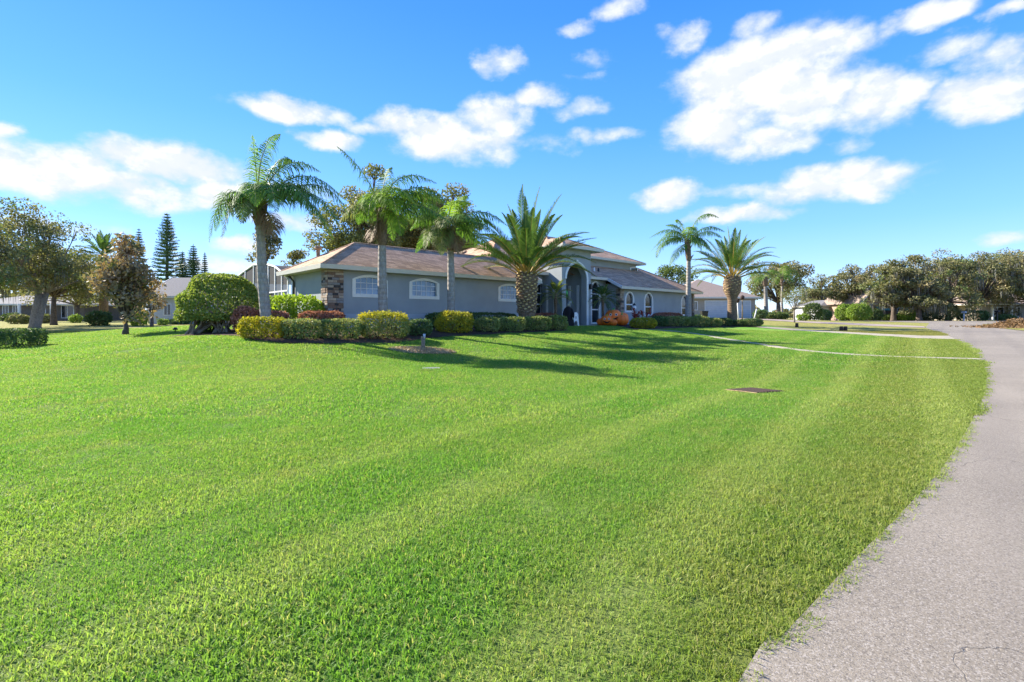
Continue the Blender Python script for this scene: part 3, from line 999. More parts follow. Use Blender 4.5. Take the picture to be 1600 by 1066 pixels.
# --- recess right of the tower, with the glazed door under an arch
RW0 = 22.9
b0, _ = pl(922.5, 470, VR); b1, _ = pl(937.5, 470, VR)
DD = (b0, b1, 1.12, 3.75, .72)
wall('recess_wall', [(T1, ZF), (RW0, ZF), (RW0, 4.66), (T1, 4.66)], [hole_of(arch_poly, DD, .15)], VR, .2, M['stucco'])
window(arch_poly, DD, .15, VR, 'glass_dark', 1, 1, midrail=[2.25, 3.45], label='tall glazed door under an arched light')
MB().box(b1 + .02, RW0, VR - .04, VR - .001, ZF, 1.75).build('base_band', M['stucco_light'], house)

# --- entry tower
ZT = 6.28
c0, _ = pl(884.5, 470, VT); c1, _ = pl(916, 470, VT)
zsp = 4.25
HO = arch_poly(c0, c1, ZF + .02, zsp, (c1 - c0) / 2, 24)
wall('tower_front', [(T0, ZF), (T1, ZF), (T1, ZT), (T0, ZT)], [HO], VT, .45, M['stucco'])
MB().box(T0, T0 + .25, VT + .453, 4.5, ZF, ZT).build('tower_side', M['stucco'], house)
MB().box(T1 - .25, T1, VT + .453, 4.5, ZF, ZT).build('tower_side', M['stucco'], house)
MB().box(T0 + .25, T1 - .25, 3.2, 3.4, ZF, ZT).build('entry_back_wall', M['stucco'], house)
MB().box(T0 + .26, T1 - .26, VT + .46, 3.19, 5.9, 6.0).build('entry_ceiling', M['soffit'], house)
# raised arch moulding with keystone
ho = arch_poly(c0 - .17, c1 + .17, 1.5, zsp, (c1 - c0) / 2 + .17, 24)[1:]
hi = arch_poly(c0 - .0, c1 + .0, 1.5, zsp, (c1 - c0) / 2, 24)[1:]
mb = MB()
n = len(ho)
vs = [(a, VT - .07, b) for a, b in ho] + [(a, VT - .07, b) for a, b in hi] + [(a, VT + .01, b) for a, b in ho] + [(a, VT + .01, b) for a, b in hi]
fs = []
for i in range(n - 1):
    j = i + 1
    fs += [(i, j, n + j, n + i), (i, 2 * n + i, 2 * n + j, j), (n + i, n + j, 3 * n + j, 3 * n + i)]
arch_tr = mb.add(vs[:], fs).build('arch_moulding', M['white'], house)
# drop the moulding legs to the ground as pilasters
for x in (c0 - .17, c1):
    MB().bevbox(x, x + .17, VT - .08, VT - .003, ZF, 1.52, .01).build('pilaster_foot', M['white'], house)
cc = (c0 + c1) / 2
MB().prism([(cc - .07, zsp + (c1 - c0) / 2), (cc + .07, zsp + (c1 - c0) / 2), (cc + .10, zsp + (c1 - c0) / 2 + .27), (cc - .10, zsp + (c1 - c0) / 2 + .27)], lambda a, b, d: (a, d, b), VT - .11, VT - .06).build('keystone', M['white'], arch_tr)
# pilasters on the tower side and inside the entry
for (vv, uu, top) in ((VT + .55, T0, 3.9), (VT + 1.25, T0, 3.9)):
    MB().bevbox(uu - .06, uu - .003, vv, vv + .16, ZF, top, .01).build('pilaster', M['white'], house)
for vv in (.35, 1.15, 1.95):
    MB().bevbox(T1 - .32, T1 - .253, vv, vv + .18, ZF, 3.95, .01).build('pilaster', M['white'], house)
MB().box(T0 + .3, T1 - .33, 3.12, 3.197, ZF, 1.95).build('entry_dado', M['stucco_light'], house)
dr = MB().box(cc - .15, cc + .95, 3.13, 3.195, 1.96, 3.95).build('entry_panel', M['stucco_light'], house)
# black wall lantern on the tower
la = MB().bevbox(c1 + .26, c1 + .44, VT - .22, VT - .06, 3.62, 4.0, .03).build('wall_lantern', M['black'], house)
MB().box(c1 + .32, c1 + .38, VT - .07, VT - .003, 3.7, 3.95).build('bracket', M['black'], la)
MB().box(T0 - .05, T1 + .3, VT - .9, 3.1, ZF - .1, 1.10).build('entry_slab', M['concrete'], house)

# --- right wing
RW1 = 34.6
RWIN = []
for (x0, x1, yt, yb) in ((976, 990.5, 455.5, 488.5), (1006, 1020, 457, 494), (1063.5, 1075.5, 461, 494)):
    ua_, zt_ = pl(x0, yt); ub_, _ = pl(x1, yt); _, zb_ = pl((x0 + x1) / 2, yb); _, zt_ = pl((x0 + x1) / 2, yt)
    wd = ub_ - ua_
    RWIN.append((ua_, ub_, zb_, zt_ - wd * .5, wd * .5))
wall('front_wall', [(RW0, ZF), (RW1, ZF), (RW1, 3.98), (RW0, 3.98)], [hole_of(arch_poly, d, .16) for d in RWIN], 0.0, .2, M['stucco'])
for d in RWIN:
    zc = d[2] + (d[3] - d[2]) * .52 + .1
    window(arch_poly, d, .16, 0.0, 'glass_dark', 1, 1, midrail=[zc])
MB().box(RW0, RW0 + .2, .203, VR - .003, ZF, 4.3).build('return_wall', M['stucco'], house)
MB().box(RW1 - .2, RW1, .203, 12.8, ZF, 3.98).build('side_wall', M['stucco'], house)
MB().box(9.4, RW1 - .203, 12.6, 12.8, ZF, 3.98).build('rear_wall', M['stucco'], house)
MB().box(9.4, 9.6, 4.91, 12.597, ZF, 3.98).build('side_wall', M['stucco'], house)
stone_pier(RW0 - .05, RW0 + .42, -.07, .3, ZF, 3.84, 9, 'stone_pier', 'stacked stone facing on the corner of the right wing', 17, ('front', 'side'))
stone_pier(RW1 - .30, RW1 + .05, -.07, .3, ZF, 3.84, 10, 'stone_pier', 'stacked stone facing on the far right house corner', 17, ('front',))

# --- roofs
UA = 8.8; RR = UA + 7.0
UE = RW1 + OV
def rp(u, v, z): return (u, v, z)
zr = lambda v: RZ(v)
mb = MB()
mb.add([(-OV, -OV, ZE), (LW_END + .3, -OV, ZE), (LW_END + .3, .7, zr(.7)), (22.3, .7, zr(.7)), (22.3, -OV, ZE), (UE, -OV, ZE), (UE - 7, 6.4, zr(6.4)), (RR, 6.4, zr(6.4)), (UA + 2.95, 2.35, zr(2.35)), (2.35, 2.35, zr(2.35))], [tuple(range(10))])
roof = mb.build('front_roof', M['roof'], house)
MB().add([(-OV, -OV, ZE), (2.35, 2.35, zr(2.35)), (-OV, 5.3, ZE)], [(0, 1, 2)]).build('hip_roof_plane', M['roof'], house)
MB().add([(-OV, 5.3, ZE), (2.35, 2.35, zr(2.35)), (UA + 2.95, 2.35, zr(2.35)), (UA, 5.3, ZE)], [(0, 1, 2, 3)]).build('rear_roof_plane', M['roof'], house)
MB().add([(UA + 2.95, 2.35, zr(2.35)), (RR, 6.4, zr(6.4)), (UA, 13.4, ZE), (UA, 5.3, ZE)], [(0, 1, 2, 3)]).build('hip_roof_plane', M['roof'], house)
MB().add([(UA, 13.4, ZE), (RR, 6.4, zr(6.4)), (UE - 7, 6.4, zr(6.4)), (UE, 13.4, ZE)], [(0, 1, 2, 3)]).build('rear_roof_plane', M['roof'], house)
MB().add([(UE, -OV, ZE), (UE, 13.4, ZE), (UE - 7, 6.4, zr(6.4))], [(0, 1, 2)]).build('hip_roof_plane', M['roof'], house)


def cap_strip(p, q, wd=.13):
    """rounded row of cap shingles along a hip or ridge"""
    MB().tube([Vector(p) + Vector((0, 0, -.02)), Vector(q) + Vector((0, 0, -.02))], wd * .55, 8).build('ridge_cap', M['roof'], house)


cap_strip((-OV, -OV, ZE), (2.35, 2.35, zr(2.35))); cap_strip((2.35, 2.35, zr(2.35)), (UA + 2.95, 2.35, zr(2.35)))
cap_strip((-OV, 5.3, ZE), (2.35, 2.35, zr(2.35))); cap_strip((UA + 2.95, 2.35, zr(2.35)), (RR, 6.4, zr(6.4)))
cap_strip((UE, -OV, ZE), (UE - 7, 6.4, zr(6.4))); cap_strip((RR, 6.4, zr(6.4)), (UA, 13.4, ZE)); cap_strip((RR, 6.4, zr(6.4)), (UE - 7, 6.4, zr(6.4)))


def gutter(name, pts, drop=.17, th=.06, mat='fascia'):
    """eaves board along a polyline, top edge on the points, outside to the right of travel"""
    mb = MB()
    for a, b in zip(pts[:-1], pts[1:]):
        a = Vector(a); b = Vector(b)
        t = (b - a); t.z = 0; t.normalize(); nrm = Vector((t.y, -t.x, 0)) * th
        up = Vector((0, 0, .03)); dn = Vector((0, 0, -drop))
        e = t * .002
        vs = [a + e + up, b - e + up, b - e + dn, a + e + dn, a + e + up + nrm, b - e + up + nrm, b - e + dn + nrm * .55, a + e + dn + nrm * .55]
        mb.add(vs, [(0, 1, 2, 3), (4, 7, 6, 5), (0, 4, 5, 1), (3, 2, 6, 7), (0, 3, 7, 4), (1, 5, 6, 2)])
    return mb.build(name, M[mat], house)


gutter('gutter', [(-OV, 5.3, ZE), (-OV, -OV, ZE)]); gutter('gutter', [(-OV - .06, -OV, ZE), (LW_END + .3, -OV, ZE)])
gutter('gutter', [(LW_END + .3, .7, zr(.7)), (T0 - .003, .7, zr(.7))]); gutter('gutter', [(T1 + .003, .7, zr(.7)), (22.3, .7, zr(.7))])
gutter('gutter', [(22.24, -OV, ZE), (UE, -OV, ZE)]); gutter('gutter', [(UE, -OV - .06, ZE), (UE, 13.4, ZE)])
gutter('gutter', [(UA, 13.4, ZE), (UA, 5.3, ZE)])
gutter('rake_board', [(22.3, .7, zr(.7)), (22.3, -OV - .05, ZE)], .2, .05, 'white'); gutter('rake_board', [(LW_END + .3, -OV - .05, ZE), (LW_END + .3, .7, zr(.7))], .2, .05, 'white')
mb = MB()
zs_ = ZE - .15
mb.add([(-OV, -OV, zs_), (LW_END + .29, -OV, zs_), (LW_END + .29, 0.0, zs_), (0, 0, zs_), (0, 4.7, zs_), (0, 5.3, zs_), (-OV, 5.3, zs_)], [(0, 1, 2, 3, 4, 5, 6)])
mb.add([(22.31, -OV, zs_), (UE, -OV, zs_), (UE, 13.4, zs_), (RW1, 13.4, zs_), (RW1, 0, zs_), (22.31, 0, zs_)], [(0, 1, 2, 3, 4, 5)])
mb.add([(LW_END, .7, zr(.7) - .14), (T0, .7, zr(.7) - .14), (T0, VR, zr(.7) - .14), (LW_END, VR, zr(.7) - .14)], [(0, 1, 2, 3)])
mb.add([(T1, .7, zr(.7) - .14), (22.9, .7, zr(.7) - .14), (22.9, VR, zr(.7) - .14), (T1, VR, zr(.7) - .14)], [(0, 1, 2, 3)])
mb.build('soffit', M['soffit'], house)

# upper storey
S0, S1, SV0, SV1, SZ, SP = 17.5, 30.3, 2.4, 12.0, 6.55, .447
kk = (SV1 - SV0) / 2; sv = SV0 + kk; sz = SZ + SP * kk
MB().box(S0 + .6, S1 - .6, SV0 + .6, SV1 - .6, 5.0, SZ - .05).build('upper_storey_wall', M['stucco'], house)
MB().add([(S0, SV0, SZ), (S1, SV0, SZ), (S1 - kk, sv, sz), (S0 + kk, sv, sz)], [(0, 1, 2, 3)]).build('upper_roof_plane', M['roof'], house)
MB().add([(S1, SV0, SZ), (S1, SV1, SZ), (S1 - kk, sv, sz)], [(0, 1, 2)]).build('upper_roof_plane', M['roof'], house)
MB().add([(S0, SV0, SZ), (S0 + kk, sv, sz), (S0, SV1, SZ)], [(0, 1, 2)]).build('upper_roof_plane', M['roof'], house)
MB().add([(S0, SV1, SZ), (S0 + kk, sv, sz), (S1 - kk, sv, sz), (S1, SV1, SZ)], [(0, 1, 2, 3)]).build('upper_roof_plane', M['roof'], house)
cap_strip((S1, SV0, SZ), (S1 - kk, sv, sz)); cap_strip((S0 + kk, sv, sz), (S1 - kk, sv, sz)); cap_strip((S0, SV0, SZ), (S0 + kk, sv, sz))
gutter('gutter', [(S0, SV0, SZ), (S1, SV0, SZ)], .15); gutter('gutter', [(S1, SV0 - .06, SZ), (S1, SV1, SZ)], .15); gutter('gutter', [(S0, SV1, SZ), (S0, SV0, SZ)], .15)
MB().add([(S0, SV0, SZ - .12), (S1, SV0, SZ - .12), (S1, SV1, SZ - .12), (S0, SV1, SZ - .12)], [(0, 1, 2, 3)]).build('soffit', M['soffit'], house)
e0, _ = pl(984, 420, SV0 + .6); e1, _ = pl(996, 420, SV0 + .6)
MBw = (e0, e1, 5.45, 6.15, .08)
fr = ring_trim('window', seg_poly(*MBw), seg_poly(e0 + .12, e1 - .12, 5.57, 6.1, .05), SV0 + .54, SV0 + .597, M['white'], house)
fr['label'] = 'small upper storey window under the eaves'
MB().prism(seg_poly(e0 + .11, e1 - .11, 5.56, 6.1, .05), lambda a, b, d: (a, d, b), SV0 + .57, SV0 + .59).build('pane', M['glass_dark'], fr)
# tower roof running back into the upper roof
TZ = 6.42
t0, t1 = T0 - .62, T1 + .62; tk = (t1 - t0) / 2; tc = (t0 + t1) / 2; tv = VT - .62
tzr = TZ + .42 * tk
MB().add([(t0, tv, TZ), (t1, tv, TZ), (tc, tv + tk, tzr)], [(0, 1, 2)]).build('tower_roof_plane', M['roof'], house)
MB().add([(t1, tv, TZ), (t1, 4.6, TZ), (tc, 7.0, tzr), (tc, tv + tk, tzr)], [(0, 1, 2, 3)]).build('tower_roof_plane', M['roof'], house)
MB().add([(t0, tv, TZ), (tc, tv + tk, tzr), (tc, 7.0, tzr), (t0, 4.6, TZ)], [(0, 1, 2, 3)]).build('tower_roof_plane', M['roof'], house)
MB().add([(t0, 4.6, TZ), (tc, 7.0, tzr), (t1, 4.6, TZ)], [(0, 1, 2)]).build('tower_roof_plane', M['roof'], house)
cap_strip((t0, tv, TZ), (tc, tv + tk, tzr)); cap_strip((t1, tv, TZ), (tc, tv + tk, tzr))
gutter('gutter', [(t0, tv, TZ), (t1, tv, TZ)]); gutter('gutter', [(t0, 4.6, TZ), (t0, tv - .06, TZ)]); gutter('gutter', [(t1, tv - .06, TZ), (t1, 4.6, TZ)])
MB().add([(t0, tv, TZ - .14), (t1, tv, TZ - .14), (t1, 4.6, TZ - .14), (t0, 4.6, TZ - .14)], [(0, 1, 2, 3)]).build('soffit', M['soffit'], house)
# roof furniture: flue, ridge vent, two plumbing pipes
fl = MB().tube([(1.0, 3.8, 4.6), (1.0, 3.8, 5.22)], .10, 12).build('roof_flue', M['boot'], house)
MB().tube([(1.0, 3.8, 5.22), (1.0, 3.8, 5.27), (1.0, 3.8, 5.40), (1.0, 3.8, 5.43)], [.12, .19, .17, .06], 12).build('flue_cap', M['boot'], fl)
vu, vv_ = RR - 2.3, 8.5
p = lambda u_, v_, dz: (u_, v_, ZE + PIT * (u_ - UA) + dz)
mb = MB(); A_ = [p(RR - 2.6, 7.4, .02), p(RR - 2.1, 7.4, .02), p(RR - 2.1, 9.4, .02), p(RR - 2.6, 9.4, .02), p(RR - 2.6, 7.4, .16), p(RR - 2.1, 7.4, .12), p(RR - 2.1, 9.4, .12), p(RR - 2.6, 9.4, .16)]
mb.add(A_, [(4, 5, 6, 7), (0, 1, 5, 4), (1, 2, 6, 5), (2, 3, 7, 6), (3, 0, 4, 7)]).build('roof_vent', M['boot'], house)
for (px, py) in ((928.5, 419.5), (935, 420.5)):
    v_ = 1.9
    u_, _ = pl(px, py, v_)
    MB().tube([(u_, v_, zr(v_) - .05), (u_, v_, zr(v_) + .26)], [.09, .06], 10).build('plumbing_vent', M['white'] if px < 930 else M['black'], house)

# --- screened pool enclosure behind the left wing
cage = thing('pool_enclosure', (O[0], O[1], 1.06), 'grey screened pool cage with white frame behind the left wing', 'pool cage', rz=HOUSE_ROT)
cage['_o'] = (0, 0, 1.06)
CU = -.15
def pu(px, py, u=CU):
    dx = (px - CX) / F; P = O + U * u
    Mx = np.array([[dx, -V[0]], [1.0, -V[1]]]); s, v = np.linalg.solve(Mx, P)
    return float(v), float(EYE + s * (CY - py) / F)
prof = [pu(*q) for q in ((446.5, 430), (441, 425.5), (430.5, 417), (420, 414), (397, 414), (384, 423), (372, 432), (356, 441))]
prof[0] = (4.92, min(prof[0][1], 3.7))
base = [(v_, ZF) for v_, _ in prof]
for (a, b) in zip(prof[:-1], prof[1:]):
    MB().add([(CU, a[0], ZF), (CU, b[0], ZF), (CU, b[0], b[1]), (CU, a[0], a[1])], [(0, 1, 2, 3)]).build('screen_panel', M['screen'], cage)
    MB().tube([(CU - .02, a[0], a[1]), (CU - .02, b[0], b[1])], .055, 6).build('roof_rail', M['white'], cage)
    MB().add([(CU, a[0], a[1]), (CU, b[0], b[1]), (CU + 8.0, b[0], b[1]), (CU + 8.0, a[0], a[1])], [(0, 1, 2, 3)]).build('screen_panel', M['screen'], cage)
for i, (v_, z_) in enumerate(prof):
    MB().box(CU - .05, CU + .01, v_ - .04, v_ + .04, ZF, z_).build('post', M['white'], cage)
MB().box(CU - .06, CU - .005, prof[0][0], prof[-1][0], 3.02, 3.10).build('mid_rail', M['white'], cage)
for (px) in (436, 442):
    v_, _ = pu(px, 450)
    MB().box(CU - .05, CU + .005, v_ - .02, v_ + .02, ZF, 3.02).build('post', M['white'], cage)

# ------------------------------------------------------------------ plants
def unit(a):
    return a / np.maximum(np.linalg.norm(a, axis=-1, keepdims=True), 1e-9)


def leaves(P, size, aspect=.55, out=None, bias=.0, rng=RNG, jitter=.35):
    """diamond leaves at the points P; out = outward directions the leaf normals lean to"""
    n = len(P)
    nrm = unit(rng.normal(size=(n, 3)))
    if out is not None: nrm = unit(nrm * (1 - bias) + out * bias)
    a = unit(np.cross(nrm, unit(rng.normal(size=(n, 3)))))
    b = np.cross(nrm, a)
    s = (size * rng.uniform(1 - jitter, 1 + jitter, n))[:, None]
    q = np.stack([P - a * s * .5, P + b * s * aspect * .5 + nrm * s * .06, P + a * s * .5, P - b * s * aspect * .5 + nrm * s * .06], 1)
    return q.reshape(-1, 3)


def leaf_obj(name, P, size, mat, parent, aspect=.55, out=None, bias=0.0, rnd=None):
    q = leaves(P, size, aspect, out, bias)
    r = RNG.uniform(0, 1, len(P)) if rnd is None else rnd
    return np_mesh(name, q, 4, M[mat], parent, rnd=r)


def hedge(name, c, rz, L, D, H, mat, label, cat='hedge', group=None, leaf=.085, dens=1.0, power=5.5, rough=.06, core=True, topmat=None, gappy=.0):
    """clipped shrub: rounded block of leaves round a twiggy heart; c = ground point under its middle"""
    t = thing(name, c, label, cat, group)
    area = 2 * (L + D) * H + L * D
    n = int(area * 2.6 * dens / (leaf * leaf * .55))
    n = min(n, 15000)
    d = RNG.normal(size=(n * 2, 3)); d[:, 2] = d[:, 2] + .15
    sc = np.array([L / 2, D / 2, H / 2])
    pts = d * sc                                          # wider sides get more leaves
    e = d / np.power(np.sum(np.abs(d) ** power, 1), 1 / power)[:, None]
    keep = e[:, 2] > -.92
    e = e[keep][:n]
    nz_ = .5 * np.sin(e[:, 0] * L * 2.6 + e[:, 2] * 3 + c[0]) + .5 * np.sin(e[:, 1] * 4 + e[:, 0] * L * 5.1 + c[1])
    shell = 1 - np.abs(RNG.normal(0, .055, len(e))) - .03 * nz_ * rough / .06
    low = np.clip((e[:, 2] + .9) / .5, 0, 1)
    shrink = .86 + .14 * low
    P = e * shell[:, None] * sc
    P[:, 0] *= shrink; P[:, 1] *= shrink
    P += RNG.normal(0, rough * .45, P.shape)
    out = unit(np.sign(e) * np.abs(e) ** (power - 1) / sc)
    cz, sz_ = math.cos(rz), math.sin(rz)
    R = np.array([[cz, -sz_, 0], [sz_, cz, 0], [0, 0, 1]])
    W = P @ R.T + np.array([c[0], c[1], c[2] + H / 2])
    W[:, 2] = np.maximum(W[:, 2], c[2] + .02)
    if topmat:
        top = (e[:, 2] + .35 * RNG.normal(size=len(e)) * .6) > .55
        leaf_obj('foliage', W[~top], leaf, mat, t, .6, (out @ R.T)[~top], .35)
        leaf_obj('top_growth', W[top] + np.array([0, 0, leaf * .3]), leaf, topmat, t, .6, (out @ R.T)[top], .25)
    else:
        leaf_obj('foliage', W, leaf, mat, t, .6, out @ R.T, .35)
    if core:
        mb = MB()
        r_ = random.Random(int(abs(c[0] * 97 + c[1] * 31)))
        for k in range(max(4, int(L * 4))):
            x0 = r_.uniform(-.4, .4) * L; y0 = r_.uniform(-.3, .3) * D
            for j in range(3):
                x1 = x0 + r_.uniform(-.22, .22); y1 = y0 + r_.uniform(-.3, .3) * D * .8
                a = Vector((c[0] + cz * x0 - sz_ * y0, c[1] + sz_ * x0 + cz * y0, c[2] - .03))
                x1 = max(-.42 * L, min(.42 * L, x1)); y1 = max(-.4 * D, min(.4 * D, y1))
                b = Vector((c[0] + cz * x1 - sz_ * y1, c[1] + sz_ * x1 + cz * y1, c[2] + H * r_.uniform(.6, .85)))
                mb.tube([a, (a + b) / 2 + Vector((r_.uniform(-.05, .05), r_.uniform(-.05, .05), 0)), b], [.02, .014, .006], 4)
        mb.build('stems', M['twig'], t)
    return t


def tree(name, base, height, crown, label, mat, leafsize=.2, n=6000, clumps=30, trunk_r=.2, trunk_h=.4, bark='bark', group=None, lean=(0, 0), moss=0, seed=1, flat=.62, sparse=1.0, cat='tree', multi=1, spread=None, shape='round'):
    """trunk with limbs that reach every clump of leaves; crown = (rx, ry, rz, centre height)"""
    r = random.Random(seed); rg = np.random.default_rng(seed)
    t = thing(name, base, label, cat, group)
    rx, ry, rz_, ch = crown
    C = Vector((base[0] + lean[0], base[1] + lean[1], base[2] + ch))
    cl = []
    tries = 0
    while len(cl) < clumps and tries < 5000:
        tries += 1
        d = Vector((r.gauss(0, 1), r.gauss(0, 1), r.gauss(0, 1))).normalized()
        rad = r.uniform(.35, 1.0) ** .6
        if d.z < -.72: continue
        wob = 1 + .22 * math.sin(3 * math.atan2(d.y, d.x) + seed) + .16 * math.sin(5 * d.z + seed * 2)
        p_ = Vector((d.x * rx * rad * wob, d.y * ry * rad * wob, d.z * rz_ * rad * wob))
        if shape == 'cone':
            f = 1 - (p_.z / rz_ + 1) / 2 * .8
            p_.x *= f; p_.y *= f
        cl.append(C + p_)
    mb = MB()
    th = height * trunk_h
    top = Vector((base[0] + lean[0] * .45, base[1] + lean[1] * .45, base[2] + th))
    b0 = Vector(base)
    stems = []
    for k in range(multi):
        off = Vector((r.uniform(-.25, .25), r.uniform(-.25, .25), 0)) * (0 if multi == 1 else 1)
        tp = top + off * 3.5
        mid = (b0 + tp) / 2 + Vector((r.uniform(-.1, .1), r.uniform(-.1, .1), 0)) * trunk_r * 3
        mb.tube([b0 + off * .6 - Vector((0, 0, .15)), b0 + off * .6 + Vector((0, 0, .2)), mid, tp], [trunk_r * 1.35, trunk_r * 1.05, trunk_r * .85, trunk_r * .62], 9)
        stems.append(tp)
    mb.build('trunk', M[bark], t, True)
    mb = MB()
    for p_ in cl:
        s = min(stems, key=lambda q: (q - p_).length)
        m1 = s.lerp(p_, .45) + Vector((r.uniform(-.1, .1) * rx, r.uniform(-.1, .1) * ry, r.uniform(-.02, .12) * rz_))
        rr_ = trunk_r * r.uniform(.22, .42)
        mb.tube([s - (p_ - s).normalized() * trunk_r * .3, m1, p_], [rr_, rr_ * .62, rr_ * .22], 5, False)
        for j in range(2):
            e = p_ + Vector((r.gauss(0, 1), r.gauss(0, 1), r.gauss(0, .7))) * (rx / math.sqrt(clumps)) * .9
            mb.tube([m1.lerp(p_, .6), p_.lerp(e, .5), e], [rr_ * .3, rr_ * .2, rr_ * .08], 4, False)
    mb.build('limbs', M[bark], t, True)
    cr = (spread or 1.0) * 1.35 * ((rx * ry * rz_) / clumps) ** (1 / 3)
    per = n // len(cl)
    P = []; O_ = []
    for p_ in cl:
        k = int(per * r.uniform(.6, 1.35))
        g = rg.normal(size=(k, 3)); g = unit(g) * (rg.uniform(0.25, 1, (k, 1)) ** .6)
        g *= np.array([cr * r.uniform(.75, 1.2), cr * r.uniform(.75, 1.2), cr * flat * r.uniform(.8, 1.2)])
        P.append(g + np.array(p_)); O_.append(unit(g + np.array([0, 0, cr * .3])))
    P = np.concatenate(P); O_ = np.concatenate(O_)
    leaf_obj('crown', P, leafsize, mat, t, .6, O_, .25)
    if moss:
        Q = []
        for k in range(moss):
            p_ = np.array(r.choice(cl)) + np.array([r.gauss(0, cr * .5), r.gauss(0, cr * .5), -cr * flat * .5])
            L = r.uniform(.5, 1.6); wd = r.uniform(.02, .055)
            for j in range(9):
                o_ = np.array([r.gauss(0, .16), r.gauss(0, .16), r.uniform(-.2, .1)]); a = r.uniform(0, 3.14)
                s = np.array([math.cos(a), math.sin(a), 0]) * wd
                Lk = L * r.uniform(.6, 1.1)
                Q.append([p_ + o_ - s, p_ + o_ + s, p_ + o_ + s * .2 + np.array([.05, 0, -Lk]), p_ + o_ - s * .2 + np.array([.05, 0, -Lk])])
        np_mesh('hanging_moss', np.array(Q).reshape(-1, 3), 4, M['moss'], t, rnd=np.zeros(len(Q)))['kind'] = 'stuff'
    return t


def bez(a, b, c, n):
    return [a * (1 - t) ** 2 + b * 2 * t * (1 - t) + c * t * t for t in [k / (n - 1) for k in range(n)]]


def frond(parent, path, mat, rmat, leaflen, leafw, count, droop, fwd=.6, r0=.035, vee=.35, start=.1, planes=1, seed=0, name='frond'):
    """one palm leaf: midrib tube and two ranks of leaflets; returns the midrib"""
    rg = np.random.default_rng(seed)
    pts = np.array([tuple(p) for p in path]); m = len(pts)
    mb = MB(); mb.tube([Vector(p) for p in pts], [r0 * (1 - .85 * i / (m - 1)) for i in range(m)], 5, False)
    fr = mb.build(name, M[rmat], parent, True)
    t = np.linspace(start, .995, count)
    f = t * (m - 1); i0 = np.minimum(f.astype(int), m - 2); fr_ = (f - i0)[:, None]
    base = pts[i0] * (1 - fr_) + pts[i0 + 1] * fr_
    tan = unit(pts[i0 + 1] - pts[i0])
    up = np.array([0, 0, 1.0])
    side = unit(np.cross(tan, up) + 1e-6)
    nup = unit(np.cross(side, tan))
    env = np.sin(np.clip(t, 0, 1) ** .8 * math.pi * .86 + .36)
    Q = []
    rn = []
    for sgn in (-1, 1):
        for pl_ in range(planes):
            k = len(t)
            L = (leaflen * env * rg.uniform(.82, 1.12, k))[:, None]
            vv = vee + (rg.normal(0, .32, k) if planes > 1 else rg.normal(0, .08 if droop < .5 else .2, k))
            d = unit(side * sgn + tan * (fwd + rg.normal(0, .08, k))[:, None] + nup * vv[:, None])
            mid = base + d * L * .5 + np.array([0, 0, -1]) * L * droop * .18
            d2 = unit(d + np.array([0, 0, -1]) * droop * (1 + rg.uniform(-.2, .3, k))[:, None])
            mid2 = mid + d2 * L * .3
            d3 = unit(d2 + np.array([0, 0, -1]) * droop * 1.2)
            tip = mid2 + d3 * L * .28
            wv = unit(np.cross(d, nup) + 1e-6) * leafw * .5
            Q += [np.stack([base - wv * .5, base + wv * .5, mid + wv, mid - wv], 1), np.stack([mid - wv, mid + wv, mid2 + wv * .7, mid2 - wv * .7], 1), np.stack([mid2 - wv * .7, mid2 + wv * .7, tip + wv * .1, tip - wv * .1], 1)]
            x = rg.uniform(0, 1, k); rn += [x, x, x]
    np_mesh('leaflets', np.concatenate(Q).reshape(-1, 3), 4, M[mat], fr, rnd=np.concatenate(rn))
    return fr


def ringed_trunk(pts, rads, n=14, step=.12, amp=.03, seed=0):
    """trunk as a lathed tube with low leaf-scar rings"""
    r = random.Random(seed)
    L = sum((Vector(b) - Vector(a)).length for a, b in zip(pts[:-1], pts[1:]))
    k = max(8, int(L / step))
    cm = catmull([tuple(p) for p in pts], 12)
    P = []; R = []
    rc = catmull([(x,) for x in rads], 12)
    for i in range(2 * k + 1):
        f = i / (2 * k) * (len(cm) - 1); j = min(int(f), len(cm) - 2); q = f - j
        P.append(Vector(cm[j]).lerp(Vector(cm[j + 1]), q))
        R.append((rc[j][0] * (1 - q) + rc[j + 1][0] * q) * (1 + (amp if i % 2 else -amp * .4) * r.uniform(.5, 1.4)))
    return MB().tube(P, R, n)


